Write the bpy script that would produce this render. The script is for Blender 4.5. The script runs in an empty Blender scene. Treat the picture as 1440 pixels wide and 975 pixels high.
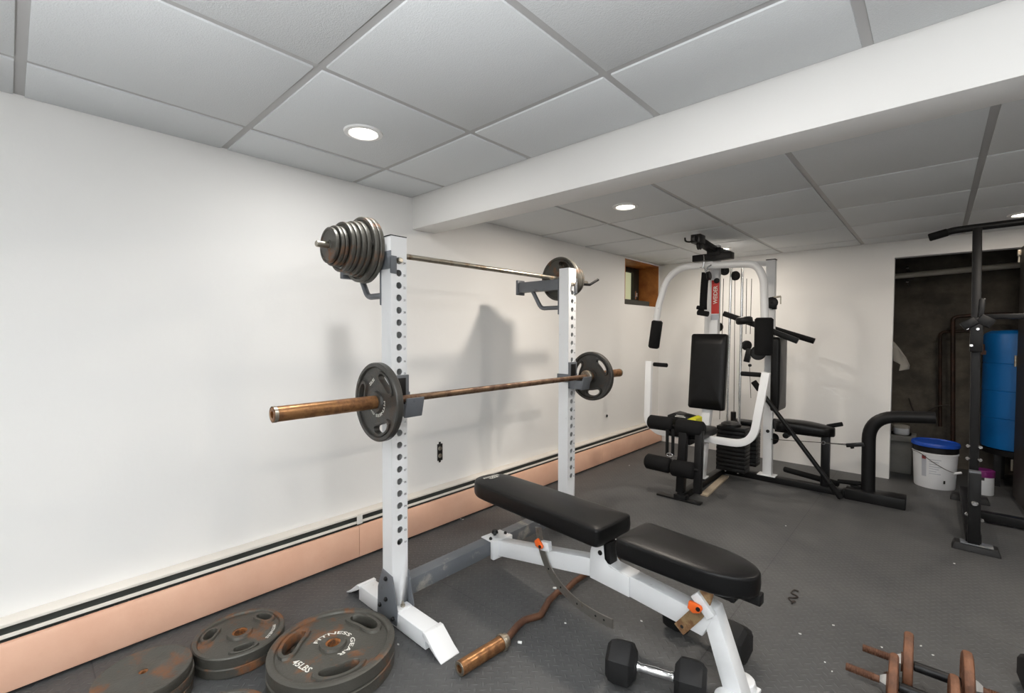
import bpy, bmesh, math, random
from mathutils import Vector, Matrix, noise
random.seed(7)
PI = math.pi
sc = bpy.context.scene
col = sc.collection
# ------------------------------------------------------------------ camera
FPX, YAW, PITCH, ROLL = 650.644, math.radians(42.5594), math.radians(1.6704), math.radians(0.1619)
CAM = Vector((2.2662, 0.0, 1.19))
F_ = Vector((-math.sin(YAW)*math.cos(PITCH), math.cos(YAW)*math.cos(PITCH), -math.sin(PITCH)))
R_ = Vector((math.cos(YAW), math.sin(YAW), 0)); U_ = R_.cross(F_)
R2 = R_*math.cos(ROLL)+U_*math.sin(ROLL); U2 = R2.cross(F_)
cd = bpy.data.cameras.new('camera'); cam = bpy.data.objects.new('camera', cd); col.objects.link(cam)
cd.sensor_width = 36; cd.lens = FPX/1440*36; cd.clip_start = .02
mw = Matrix((R2, U2, -F_)).transposed().to_4x4(); mw.translation = CAM; cam.matrix_world = mw
sc.camera = cam
# ------------------------------------------------------------------ light and exposure
sc.view_settings.view_transform = 'Standard'; sc.view_settings.look = 'None'
sc.view_settings.gamma = 1; sc.view_settings.use_curve_mapping = False
sc.view_settings.exposure = 0.0
w = bpy.data.worlds.new('world'); sc.world = w; w.use_nodes = True
w.node_tree.nodes['Background'].inputs[0].default_value = (.8, .9, 1, 1)
w.node_tree.nodes['Background'].inputs[1].default_value = 1.0
# the photographer's flash, held behind the camera and bounced off the ceiling
fl = bpy.data.lights.new('bounce_flash', 'SPOT'); fl.energy = 820; fl.spot_size = math.radians(150); fl.spot_blend = 1; fl.shadow_soft_size = .06; fl.color = (.97, .985, 1)
fo = bpy.data.objects.new('bounce_flash', fl); col.objects.link(fo); fo.location = (2.7, -1.05, .75)
fo.rotation_euler = Vector((0, .05, 1)).to_track_quat('-Z', 'Y').to_euler()
H, HF = 1.972, 1.937
COOL, WARM = (1, .985, .965), (1, .90, .79)
# downlights: x, y, ceiling height, watts
DOWNLIGHTS = [(.599, .954, H, 5.2), (.9, 2.471, HF, 14), (.86, 4.262, HF, 8), (2.647, 4.274, HF, 4.5),
              (1.8, .94, H, 4.5), (1.8, -1.15, H, 3.5), (.6, -1.15, H, 2.5), (2.72, 2.48, HF, 17), (3.0, .94, H, 5), (3.0, -1.15, H, 4), (1.8, -2.35, H, 3), (4.2, .0, H, 4)]  # the last ones, unseen, are fill lamps added to soften wall shadows

def P(px, py, **k):
    """point of the room seen at a pixel of the 1440x975 frame on the plane x=, y= or z="""
    d = F_*FPX + R2*(px-720) - U2*(py-487.5)
    (a, val), = k.items(); i = 'xyz'.index(a); t = (val-CAM[i])/d[i]
    return CAM + d*t

# ------------------------------------------------------------------ materials
def mat(name, c, rough=.5, metal=0, spec=.5, emis=None, bump=0, bscale=200, var=0, vscale=8, coat=0):
    m = bpy.data.materials.new(name); m.use_nodes = True; nt = m.node_tree; b = nt.nodes['Principled BSDF']
    b.inputs['Base Color'].default_value = (*c, 1); b.inputs['Roughness'].default_value = rough
    b.inputs['Metallic'].default_value = metal; b.inputs['Specular IOR Level'].default_value = spec
    b.inputs['Coat Weight'].default_value = coat
    if emis:
        b.inputs['Emission Color'].default_value = (*emis[0], 1); b.inputs['Emission Strength'].default_value = emis[1]
    if bump or var:
        tc = nt.nodes.new('ShaderNodeTexCoord')
    if bump:
        n = nt.nodes.new('ShaderNodeTexNoise'); n.inputs['Scale'].default_value = bscale; n.inputs['Detail'].default_value = 3
        bp = nt.nodes.new('ShaderNodeBump'); bp.inputs['Strength'].default_value = 1; bp.inputs['Distance'].default_value = bump
        nt.links.new(tc.outputs['Object'], n.inputs['Vector']); nt.links.new(n.outputs['Fac'], bp.inputs['Height'])
        nt.links.new(bp.outputs['Normal'], b.inputs['Normal'])
    if var:
        n = nt.nodes.new('ShaderNodeTexNoise'); n.inputs['Scale'].default_value = vscale; n.inputs['Detail'].default_value = 5
        mx = nt.nodes.new('ShaderNodeMix'); mx.data_type = 'RGBA'
        mx.inputs[6].default_value = (*[q*(1-var) for q in c], 1); mx.inputs[7].default_value = (*[min(1, q*(1+var)) for q in c], 1)
        nt.links.new(tc.outputs['Object'], n.inputs['Vector']); nt.links.new(n.outputs['Fac'], mx.inputs[0])
        nt.links.new(mx.outputs[2], b.inputs['Base Color'])
    return m

def worn(name, c1, c2, scale=9, lo=.45, hi=.62, rough=(.45, .8), metal=(0, 0), bump=.0006, bscale=60, detail=6):
    """two-tone worn surface: base finish c1 broken by blotches of c2 (rust, chips, patina)"""
    m = bpy.data.materials.new(name); m.use_nodes = True; nt = m.node_tree; b = nt.nodes['Principled BSDF']
    tc = nt.nodes.new('ShaderNodeTexCoord')
    n = nt.nodes.new('ShaderNodeTexNoise'); n.inputs['Scale'].default_value = scale; n.inputs['Detail'].default_value = detail
    n.inputs['Roughness'].default_value = .65
    r = nt.nodes.new('ShaderNodeMapRange'); r.inputs[1].default_value = lo; r.inputs[2].default_value = hi
    mx = nt.nodes.new('ShaderNodeMix'); mx.data_type = 'RGBA'
    mx.inputs[6].default_value = (*c1, 1); mx.inputs[7].default_value = (*c2, 1)
    rr = nt.nodes.new('ShaderNodeMapRange'); rr.inputs[3].default_value = rough[0]; rr.inputs[4].default_value = rough[1]
    rm = nt.nodes.new('ShaderNodeMapRange'); rm.inputs[3].default_value = metal[0]; rm.inputs[4].default_value = metal[1]
    n2 = nt.nodes.new('ShaderNodeTexNoise'); n2.inputs['Scale'].default_value = bscale; n2.inputs['Detail'].default_value = 4
    bp = nt.nodes.new('ShaderNodeBump'); bp.inputs['Distance'].default_value = bump
    L = nt.links.new
    L(tc.outputs['Object'], n.inputs['Vector']); L(n.outputs['Fac'], r.inputs[0]); L(r.outputs[0], mx.inputs[0])
    L(mx.outputs[2], b.inputs['Base Color']); L(r.outputs[0], rr.inputs[0]); L(rr.outputs[0], b.inputs['Roughness'])
    L(r.outputs[0], rm.inputs[0]); L(rm.outputs[0], b.inputs['Metallic'])
    L(tc.outputs['Object'], n2.inputs['Vector']); L(n2.outputs['Fac'], bp.inputs['Height']); L(bp.outputs['Normal'], b.inputs['Normal'])
    return m

def floor_material():
    m = bpy.data.materials.new('rubber_floor'); m.use_nodes = True; nt = m.node_tree; b = nt.nodes['Principled BSDF']
    L = nt.links.new; N = nt.nodes.new
    def math_(op, a, c=None, d=None):
        n = N('ShaderNodeMath'); n.operation = op
        for i, q in enumerate((a, c, d)):
            if q is None: continue
            if isinstance(q, (int, float)): n.inputs[i].default_value = q
            else: L(q, n.inputs[i])
        return n.outputs[0]
    tc = N('ShaderNodeTexCoord'); mp = N('ShaderNodeMapping'); mp.inputs['Rotation'].default_value = (0, 0, math.radians(45))
    L(tc.outputs['Object'], mp.inputs['Vector'])
    sx = N('ShaderNodeSeparateXYZ'); L(mp.outputs[0], sx.inputs[0])
    s = 1/.026
    u = math_('MULTIPLY', sx.outputs[0], s); v = math_('MULTIPLY', sx.outputs[1], s)
    fu, fv = math_('FLOOR', u), math_('FLOOR', v)
    par = math_('FLOORED_MODULO', math_('ADD', fu, fv), 2)
    cu = math_('SUBTRACT', math_('FRACT', u), .5); cv = math_('SUBTRACT', math_('FRACT', v), .5)
    def mixf(a, c): return math_('ADD', math_('MULTIPLY', a, math_('SUBTRACT', 1, par)), math_('MULTIPLY', c, par))
    la, sh = mixf(cu, cv), mixf(cv, cu)
    d = math_('ADD', math_('POWER', math_('ABSOLUTE', math_('DIVIDE', la, .47)), 2), math_('POWER', math_('ABSOLUTE', math_('DIVIDE', sh, .13)), 2))
    hgt = math_('SMOOTH_MIN', math_('MAXIMUM', math_('SUBTRACT', 1.15, d), 0), 1.0, .2)
    # mat seams every 0.6 m
    s2 = N('ShaderNodeSeparateXYZ'); L(tc.outputs['Object'], s2.inputs[0])
    def seam(o, off):
        f = math_('ABSOLUTE', math_('SUBTRACT', math_('FRACT', math_('ADD', math_('MULTIPLY', o, 1/1.2), off)), .5))
        return math_('LESS_THAN', f, .0016)
    se = math_('MAXIMUM', seam(s2.outputs[0], .12), seam(s2.outputs[1], .35))
    bp = N('ShaderNodeBump'); bp.inputs['Distance'].default_value = .0016; bp.inputs['Strength'].default_value = .9
    L(math_('SUBTRACT', hgt, se), bp.inputs['Height']); L(bp.outputs[0], b.inputs['Normal'])
    n = N('ShaderNodeTexNoise'); n.inputs['Scale'].default_value = 2.2; n.inputs['Detail'].default_value = 8; n.inputs['Roughness'].default_value = .7
    L(tc.outputs['Object'], n.inputs['Vector'])
    cr = N('ShaderNodeValToRGB'); cr.color_ramp.elements[0].position = .3; cr.color_ramp.elements[0].color = (.064, .066, .068, 1)
    cr.color_ramp.elements[1].position = .75; cr.color_ramp.elements[1].color = (.108, .108, .106, 1)
    L(n.outputs['Fac'], cr.inputs[0])
    dash_wear_sheen = N('ShaderNodeMix'); dash_wear_sheen.data_type = 'RGBA'; dash_wear_sheen.inputs[7].default_value = (.14, .143, .145, 1)  # raised dashes lighter: wear, plus their sheen painted into the colour
    L(math_('MULTIPLY', hgt, .35), dash_wear_sheen.inputs[0]); L(cr.outputs[0], dash_wear_sheen.inputs[6])
    n3 = N('ShaderNodeTexNoise'); n3.inputs['Scale'].default_value = 420; L(tc.outputs['Object'], n3.inputs['Vector'])
    sp = math_('MULTIPLY', math_('GREATER_THAN', n3.outputs['Fac'], .68), .35)
    mx2 = N('ShaderNodeMix'); mx2.data_type = 'RGBA'; mx2.inputs[7].default_value = (.2, .19, .18, 1)
    L(sp, mx2.inputs[0]); L(dash_wear_sheen.outputs[2], mx2.inputs[6])
    mx3 = N('ShaderNodeMix'); mx3.data_type = 'RGBA'; mx3.inputs[7].default_value = (.03, .03, .03, 1)
    L(math_('MULTIPLY', se, .6), mx3.inputs[0]); L(mx2.outputs[2], mx3.inputs[6])
    L(mx3.outputs[2], b.inputs['Base Color']); b.inputs['Roughness'].default_value = .5; b.inputs['Specular IOR Level'].default_value = .4
    return m

M = dict(
    wall=mat('white_wall_paint', (.86, .85, .83), .65, bump=.0006, bscale=25),
    tile=mat('ceiling_tile_board', (.69, .71, .72), .9, bump=.0012, bscale=260, var=.04, vscale=180),
    grid=mat('ceiling_grid_metal', (.46, .455, .45), .5),
    beam=mat('beam_paint', (.83, .82, .80), .6),
    floor=floor_material(),
    cream=mat('cream_enamel', (.78, .73, .66), .4), pink=worn('pink_enamel', (.84, .52, .37), (.79, .46, .32), 5, .4, .7, (.35, .45), bump=.0003),
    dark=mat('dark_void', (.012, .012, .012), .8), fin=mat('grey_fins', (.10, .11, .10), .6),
    white=worn('white_powder_coat', (.80, .81, .82), (.55, .55, .54), 30, .68, .72, (.32, .5), bump=.0002),
    gsteel=worn('grey_powder_coat', (.135, .145, .16), (.10, .105, .115), 20, .6, .7, (.4, .5), bump=.0003),
    gworn=worn('scuffed_grey_paint', (.135, .145, .16), (.40, .38, .33), 7, .58, .72, (.4, .6), bump=.0003),
    blackm=mat('black_painted_steel', (.008, .008, .0085), .42, spec=.25), foam=mat('black_foam', (.008, .008, .0085), .85, spec=.2, bump=.0006, bscale=300),
    vinyl=mat('black_vinyl', (.006, .006, .0063), .36, bump=.0003, bscale=350, spec=.24),
    plastic=mat('black_plastic', (.009, .009, .0095), .42, spec=.35), rubber=mat('black_rubber', (.011, .011, .0115), .55, spec=.35, bump=.0005, bscale=500),
    iron=worn('rusty_cast_iron', (.088, .084, .072), (.21, .088, .036), 9, .54, .66, (.42, .75), (.35, .1), bump=.0012, bscale=120),
    ironbar=worn('dark_cast_iron', (.062, .060, .055), (.075, .052, .038), 14, .5, .7, (.4, .55), (.45, .2), bump=.001, bscale=150),
    rustdb=worn('rust_brown_iron', (.20, .085, .042), (.09, .045, .03), 14, .45, .7, (.6, .8), (.1, .1), bump=.0014, bscale=120),
    rusthub=worn('orange_rust', (.28, .10, .025), (.10, .045, .02), 60, .45, .6, (.8, .9), bump=.002, bscale=300),
    sleeve=worn('rusted_sleeve_steel', (.36, .18, .075), (.16, .07, .03), 25, .45, .65, (.3, .5), (.75, .5), bump=.0005, bscale=200),
    shaft=worn('rusted_shaft_steel', (.22, .14, .085), (.10, .05, .03), 18, .45, .6, (.35, .6), (.7, .4), bump=.0006, bscale=250),
    curl=worn('brown_rusted_bar', (.17, .08, .045), (.10, .045, .028), 18, .4, .65, (.45, .6), (.5, .3), bump=.0006, bscale=200),
    oldsteel=worn('tarnished_steel', (.42, .39, .33), (.22, .15, .09), 14, .5, .65, (.3, .5), (.9, .7), bump=.0003),
    adjuster=worn('tarnished_flat_bar', (.33, .31, .28), (.2, .15, .1), 14, .55, .7, (.35, .5), (.8, .6), bump=.0003),
    rustflat=worn('rusty_flat_bar', (.40, .27, .14), (.22, .11, .05), 20, .45, .6, (.4, .6), (.5, .3), bump=.0004),
    chrome=mat('chrome', (.75, .75, .75), .15, 1), orange=mat('orange_plastic', (.85, .14, .02), .4),
    wtext=mat('white_lettering', (.75, .74, .68), .6), dtext=mat('black_lettering', (.02, .02, .02), .6),
    red=mat('red_sticker', (.55, .03, .025), .4), yellow=mat('yellow_card', (.75, .72, .04), .5),
    lens=mat('lit_lens', (1, 1, 1), .5, emis=((1, .93, .82), 9)), trimw=mat('white_trim', (.85, .85, .84), .4),
    wood=worn('orange_stained_wood', (.47, .17, .035), (.28, .085, .015), 6, .4, .65, (.45, .55), bump=.0004),
    plank=mat('pale_wood', (.45, .37, .27), .6, var=.15, vscale=12),
    glass=mat('frosted_window_pane', (.55, .55, .36), .25, emis=((.85, .88, .55), .35)),
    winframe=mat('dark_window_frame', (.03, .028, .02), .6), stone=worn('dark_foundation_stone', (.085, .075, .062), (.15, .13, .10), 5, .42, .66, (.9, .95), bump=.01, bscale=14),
    darkwood=mat('dark_door', (.03, .024, .02), .5), conc=mat('grey_concrete', (.22, .215, .2), .9, var=.2, vscale=10, bump=.002, bscale=60),
    pvc=mat('grimy_white_pipe', (.42, .39, .33), .6), copper=worn('dull_copper', (.06, .03, .02), (.03, .02, .015), 10, .4, .6, (.5, .6), (.6, .5)),
    blue=mat('blue_tank_paint', (.004, .13, .40), .4), bluelid=mat('blue_lid', (.01, .07, .42), .4), bucketw=mat('white_bucket_plastic', (.75, .76, .78), .45),
    purple=mat('purple_lid', (.16, .012, .12), .4), label=mat('label_grey_print', (.45, .47, .52), .5), tagred=mat('label_maroon', (.22, .03, .03), .5),
    insul=mat('torn_white_wrap', (.42, .39, .34), .85), wire=mat('dark_wire', (.05, .04, .035), .5, .5), chip=mat('white_chip', (.8, .8, .78), .6),
    bronze=mat('outlet_brown', (.012, .011, .01), .4), caulk=mat('off_white_caulk', (.8, .78, .73), .5),
)

# ------------------------------------------------------------------ geometry helpers
class B:
    def __init__(s): s.v, s.f = [], []
    def add(s, v, f):
        o = len(s.v); s.v += [Vector(q) for q in v]; s.f += [tuple(i+o for i in q) for q in f]; return s
    def box(s, x0, x1, y0, y1, z0, z1):
        v = [(x, y, z) for x in (x0, x1) for y in (y0, y1) for z in (z0, z1)]
        return s.add(v, [(0, 1, 3, 2), (4, 6, 7, 5), (0, 4, 5, 1), (2, 3, 7, 6), (0, 2, 6, 4), (1, 5, 7, 3)])
    def obox(s, c, ax, ay, az, hx, hy, hz):
        c, ax, ay, az = Vector(c), Vector(ax).normalized(), Vector(ay).normalized(), Vector(az).normalized()
        v = [c+ax*hx*i+ay*hy*j+az*hz*k for i in (-1, 1) for j in (-1, 1) for k in (-1, 1)]
        return s.add(v, [(0, 1, 3, 2), (4, 6, 7, 5), (0, 4, 5, 1), (2, 3, 7, 6), (0, 2, 6, 4), (1, 5, 7, 3)])
    def prism(s, pts, d):
        n = len(pts); p = [Vector(q) for q in pts]; d = Vector(d)
        return s.add(p+[q+d for q in p], [tuple(range(n)), tuple(range(2*n-1, n-1, -1))]+[(i, (i+1) % n, n+(i+1) % n, n+i) for i in range(n)])
    def sweep(s, pts, prof, up=(0, 0, 1), caps=True, closed=False):
        p = [Vector(q) for q in pts]; n = len(p); k = len(prof); V = []; up = Vector(up)
        for i in range(n):
            a = p[(i-1) % n] if closed else p[max(i-1, 0)]; b = p[(i+1) % n] if closed else p[min(i+1, n-1)]
            d1 = (p[i]-a); d2 = (b-p[i])
            t = (d1.normalized()+d2.normalized()); t = (t if t.length > 1e-6 else b-a).normalized()
            u = up-t*up.dot(t)
            if u.length < 1e-4: u = Vector((1, 0, 0))-t*t.x
            if u.length < 1e-4: u = Vector((0, 1, 0))
            u.normalize(); r = t.cross(u)
            c = max(.5, t.dot(d1.normalized() if d1.length > 1e-9 else t))
            V += [p[i]+r*a_+u*b_/c if not closed else p[i]+r*a_+u*b_ for a_, b_ in prof]
        Fc = []
        for i in range(n if closed else n-1):
            j = (i+1) % n
            Fc += [(i*k+q, i*k+(q+1) % k, j*k+(q+1) % k, j*k+q) for q in range(k)]
        if caps and not closed: Fc += [tuple(range(k-1, -1, -1)), tuple((n-1)*k+q for q in range(k))]
        return s.add(V, Fc)
    def tube(s, pts, r, n=12, up=(0, 0, 1), closed=False, fil=0, seg=6):
        if fil: pts = fillet(pts, fil, seg)
        return s.sweep(pts, [(r*math.cos(2*PI*i/n), r*math.sin(2*PI*i/n)) for i in range(n)], up, True, closed)
    def bar(s, pts, w_, h_, up=(0, 0, 1), fil=0, seg=6):
        if fil: pts = fillet(pts, fil, seg)
        return s.sweep(pts, [(-w_/2, -h_/2), (w_/2, -h_/2), (w_/2, h_/2), (-w_/2, h_/2)], up)
    def lathe(s, prof, c=(0, 0, 0), ax=(0, 0, 1), n=32, close=False):
        c, ax = Vector(c), Vector(ax).normalized()
        u = ax.orthogonal().normalized(); w_ = ax.cross(u); k = len(prof)
        V = [c+ax*z+(u*math.cos(2*PI*i/n)+w_*math.sin(2*PI*i/n))*r for i in range(n) for r, z in prof]
        Fc = [(i*k+j, ((i+1) % n)*k+j, ((i+1) % n)*k+(j+1) % k, i*k+(j+1) % k) for i in range(n) for j in range(k if close else k-1)]
        if not close:
            if prof[0][0] > 1e-6: Fc.append(tuple(i*k for i in range(n)))
            if prof[-1][0] > 1e-6: Fc.append(tuple(i*k+k-1 for i in range(n)))
        return s.add(V, Fc)
    def cyl(s, a, b, r, n=16, bev=0):
        a, b = Vector(a), Vector(b); L = (b-a).length
        pr = [(r, 0), (r, L)] if not bev else [(r-bev, 0), (r, bev), (r, L-bev), (r-bev, L)]
        return s.lathe(pr, a, b-a, n)
    def map(s, fn): s.v = [Vector(fn(q)) for q in s.v]; return s

def fillet(pts, rad, seg=6):
    p = [Vector(q) for q in pts]; out = [p[0]]
    for i in range(1, len(p)-1):
        r = rad[i-1] if isinstance(rad, (list, tuple)) else rad
        a, b, c = p[i-1], p[i], p[i+1]; d1 = (a-b); d2 = (c-b)
        ang = d1.angle(d2)
        if ang > PI-.02 or r <= 0: out.append(b); continue
        t = min(r/math.tan(ang/2), d1.length*.49, d2.length*.49)
        A, C = b+d1.normalized()*t, b+d2.normalized()*t
        for j in range(seg+1):
            q = j/seg; out.append(A*(1-q)**2+b*2*q*(1-q)+C*q*q)
    return out+[p[-1]]

OFF = {}
def obj(name, b, m, parent=None, bevel=0, smooth=40, seg=2, sub=0):
    me = bpy.data.meshes.new(name)
    bm = bmesh.new(); off = OFF.get(parent.name, Vector()) if parent else Vector()
    vs = [bm.verts.new(q-off) for q in b.v]
    for f in b.f:
        try: bm.faces.new([vs[i] for i in f])
        except ValueError: pass
    bmesh.ops.remove_doubles(bm, verts=bm.verts, dist=1e-6)
    bmesh.ops.recalc_face_normals(bm, faces=bm.faces)
    if bevel:
        es = [e for e in bm.edges if len(e.link_faces) == 2 and e.calc_face_angle(0) > .6]
        bmesh.ops.bevel(bm, geom=es, offset=bevel, segments=seg, profile=.5, affect='EDGES', clamp_overlap=True)
    bm.to_mesh(me); bm.free()
    for p in me.polygons: p.use_smooth = True
    me.set_sharp_from_angle(angle=math.radians(smooth))
    me.materials.append(M[m] if isinstance(m, str) else m)
    o = bpy.data.objects.new(name, me); col.objects.link(o)
    if parent: o.parent = parent; OFF[o.name] = off
    if sub:
        md = o.modifiers.new('s', 'SUBSURF'); md.levels = sub; md.render_levels = sub
    return o
def tag(o, label, cat, group=None, kind=None):
    o['label'] = label; o['category'] = cat
    if group: o['group'] = group
    if kind: o['kind'] = kind
    return o
def thing(name, label, cat, loc=(0, 0, 0), group=None):
    o = bpy.data.objects.new(name, None); col.objects.link(o); o.location = loc; OFF[o.name] = Vector(loc)
    o.empty_display_size = .05
    return tag(o, label, cat, group)
def dup(root, label, group=None, loc=None, rot=None):
    r = root.copy(); col.objects.link(r); r['label'] = label
    if group: r['group'] = group
    def kids(a, b):
        for ch in list(a.children):
            c = ch.copy(); col.objects.link(c); c.parent = b; kids(ch, c)
    kids(root, r)
    if loc is not None: r.location = loc
    if rot is not None: r.rotation_euler = rot
    return r
def struct(name, b, m, bevel=0, smooth=40):
    o = obj(name, b, m, None, bevel, smooth); o['kind'] = 'structure'; return o

_tc = {}
def text2d(s):
    if s not in _tc:
        cu = bpy.data.curves.new('t', 'FONT'); cu.body = s; cu.resolution_u = 2; cu.offset = .018; cu.fill_mode = 'FRONT'
        o = bpy.data.objects.new('t', cu); col.objects.link(o); bpy.context.view_layer.update()
        dg = bpy.context.evaluated_depsgraph_get(); me = o.evaluated_get(dg).to_mesh()
        v = [q.co.copy() for q in me.vertices]; f = [tuple(p.vertices) for p in me.polygons]
        x0 = min(q.x for q in v); x1 = max(q.x for q in v); y0 = min(q.y for q in v); y1 = max(q.y for q in v)
        bpy.data.objects.remove(o); bpy.data.curves.remove(cu)
        _tc[s] = ([((q.x-(x0+x1)/2), (q.y-y0)) for q in v], f, x1-x0, y1-y0)
    return _tc[s]
def text(b, s, c, u, v, h, width=None, arc=None):
    """flat raised lettering: centre-bottom at c, along u, up v, cap height h; arc = radius bends it round c (c = arc centre)"""
    vs, f, W_, H_ = text2d(s); k = h/H_; kx = (width/W_) if width else k
    c, u, v = Vector(c), Vector(u).normalized(), Vector(v).normalized()
    if arc:
        pts = []
        for x, y in vs:
            a = -x*kx/arc; r = arc+y*k; pts.append(c+u*(math.sin(-a)*r)+v*(math.cos(a)*r))
    else: pts = [c+u*x*kx+v*y*k for x, y in vs]
    b.add(pts, f); return b

# ------------------------------------------------------------------ the room
XR, YF, YN, YB, YC, ZB = 4.7, 4.868, -2.7, 1.607, 1.770, 1.792
b = B().box(-.3, XR+.1, YN-.1, 6.0, -.05, 0); struct('floor', b, 'floor')
WY0, WY1, WZ0, WZ1 = 4.10, 4.845, 1.478, 1.925
b = B().box(-.3, 0, YN, WY0, 0, 2.1).box(-.3, 0, WY1, YF+.1, 0, 2.1).box(-.3, 0, WY0, WY1, 0, WZ0).box(-.3, 0, WY0, WY1, WZ1, 2.1)
struct('wall_left', b, 'wall')
b = B().box(0, 2.0, YF, YF+.09, 0, 2.1).box(2.0, 2.71, YF, YF+.09, 1.809, 2.1).box(2.71, XR, YF, YF+.09, 0, 2.1)
struct('wall_back', b, 'wall')
struct('wall_right', B().box(XR, XR+.1, YN, 6.0, 0, 2.1), 'wall')
struct('wall_front', B().box(-.3, XR+.1, YN-.1, YN, 0, 2.1), 'wall')
struct('ceiling_beam', B().box(0, XR, YB, YC, ZB, 2.1), 'beam', bevel=.003)
def ceiling(name, xs, ys, z, x0, x1, y0, y1):
    X = [x0]+[q for q in xs if x0 < q < x1]+[x1]; Y = [y0]+[q for q in ys if y0 < q < y1]+[y1]
    b = B(); g = .013
    for i in range(len(X)-1):
        for j in range(len(Y)-1):
            a, c = X[i]+(g if i else .004), X[i+1]-(g if i < len(X)-2 else .004)
            d, e = Y[j]+(g if j else .004), Y[j+1]-(g if j < len(Y)-2 else .012)
            if c-a > .01 and e-d > .01: b.box(a, c, d, e, z, z+.02)
    struct(name, b, 'tile', bevel=.002)
    struct(name+'_grid', B().box(x0-.05, x1+.05, y0-.05 if y0 < 0 else y0, y1, z+.006, z+.03), 'grid')
ceiling('ceiling', [.300+.6035*k for k in range(8)], [.040+.5995*k for k in range(-5, 4)], H, 0, XR, YN, YB)
ceiling('ceiling_rear', [.598+.598*k for k in range(8)], [2.79+.595*k for k in range(5)], HF, 0, XR, YC, YF)
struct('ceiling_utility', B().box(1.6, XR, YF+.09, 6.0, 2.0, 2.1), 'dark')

# utility room walls: rough foundation stone
def rough(name, fn, nu, nv, amp, sc_):
    b = B(); V = []
    for i in range(nu+1):
        for j in range(nv+1):
            p, nrm = fn(i/nu, j/nv)
            q = Vector(p); h = noise.fractal(q*sc_, 1, 2, 4)*amp+max(0, noise.noise(q*3.1+Vector((3, 1, 7))))*amp*1.6*max(0, 1.2-q.z)
            V.append(q+Vector(nrm)*h)
    b.add(V, [(i*(nv+1)+j, (i+1)*(nv+1)+j, (i+1)*(nv+1)+j+1, i*(nv+1)+j+1) for i in range(nu) for j in range(nv)])
    return struct(name, b, 'stone', smooth=60)
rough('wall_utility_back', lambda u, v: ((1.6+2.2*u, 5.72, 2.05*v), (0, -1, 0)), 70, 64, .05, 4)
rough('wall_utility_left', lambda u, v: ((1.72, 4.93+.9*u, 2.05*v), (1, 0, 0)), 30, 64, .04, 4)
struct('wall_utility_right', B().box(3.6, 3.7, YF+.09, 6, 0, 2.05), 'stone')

# window recess
b = B().box(-.3, .0, WY1-.012, WY1-.001, WZ0, WZ1).box(-.3, 0, WY0+.001, WY0+.012, WZ0, WZ1).box(-.3, 0, WY0+.001, WY1-.001, WZ1-.012, WZ1-.001)
struct('window_1', b, 'wood')
wn = bpy.data.objects['window_1']
b = B().box(-.3, 0.004, WY0+.002, WY1-.22, WZ0+.001, WZ0+.05); obj('sill', b, 'winframe', wn, .004)
b = B()
for y0, y1, z0, z1 in ((4.112, 4.16, 1.5, 1.91), (4.70, 4.83, 1.5, 1.91), (4.16, 4.70, 1.86, 1.91), (4.16, 4.70, 1.53, 1.56)):
    b.box(-.285, -.225, y0, y1, z0, z1)
obj('sash', b, 'winframe', wn, .004)
obj('pane', B().box(-.262, -.256, 4.15, 4.71, 1.55, 1.87), 'glass', wn)
b = B().tube([(-.222, 4.745, 1.60), (-.205, 4.745, 1.60), (-.205, 4.745, 1.64)], .008, 8, up=(0, 1, 0)); b.box(-.226, -.22, 4.73, 4.76, 1.57, 1.66)
obj('latch', b, 'chrome', wn)

# dark door standing open at the right edge of the utility opening
b = B().obox((2.724, 4.53, .92), (.05, -1, 0), (1, .05, 0), (0, 0, 1), .33, .018, .885)
struct('door_1', b, 'darkwood', .003); dr = bpy.data.objects['door_1']
b = B()
for z in (.25, 1.0, 1.74): b.cyl((2.684, 4.86, z-.04), (2.684, 4.86, z+.04), .008, 10)
obj('hinge', b, 'oldsteel', dr)
b = B().box(2.672, 2.698, 4.835, 4.864, 1.745, 1.79); obj('bracket', b, 'oldsteel', dr, .003)

# downlights
def downlight(i, x, y, z, watts, label):
    t = thing('downlight', label, 'ceiling light', (x, y, z))
    obj('trim_ring', B().lathe([(.052, .002), (.052, -.004), (.056, -.008), (.072, -.006), (.074, 0), (.074, .006), (.052, .006)], (x, y, z), n=40, close=True), 'trimw', t)
    obj('lens', B().lathe([(.0, -.002), (.052, -.002), (.052, .004), (0, .004)], (x, y, z), n=40), 'lens', t)
    ld = bpy.data.lights.new('downlight_glow', 'AREA'); ld.shape = 'DISK'; ld.size = .10; ld.energy = watts; ld.color = WARM if y > 1.7 else COOL; ld.spread = PI
    lo = bpy.data.objects.new('downlight_glow', ld); col.objects.link(lo); lo.parent = t; lo.location = (0, 0, -.009)
LBL = ['lit round recessed downlight in the near ceiling above the squat rack', 'lit recessed downlight in the low rear ceiling just past the white beam',
       'lit recessed downlight half hidden behind the black boom of the multi gym', 'lit recessed downlight above the right end of the pull-up bar',
       'recessed downlight in the near ceiling over the bench', 'recessed downlight in the near ceiling behind the viewer', 'recessed downlight behind the viewer beside the long white wall',
       'recessed downlight in the rear ceiling out of frame to the right', 'added fill downlight in the near ceiling just out of frame to the right',
       'added fill downlight behind the viewer and to the right', 'added fill downlight at the far end of the room behind the viewer', 'added fill downlight close to the right wall']
for i, (x, y, z, wt) in enumerate(DOWNLIGHTS): downlight(i, x, y, z, wt, LBL[i])

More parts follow.
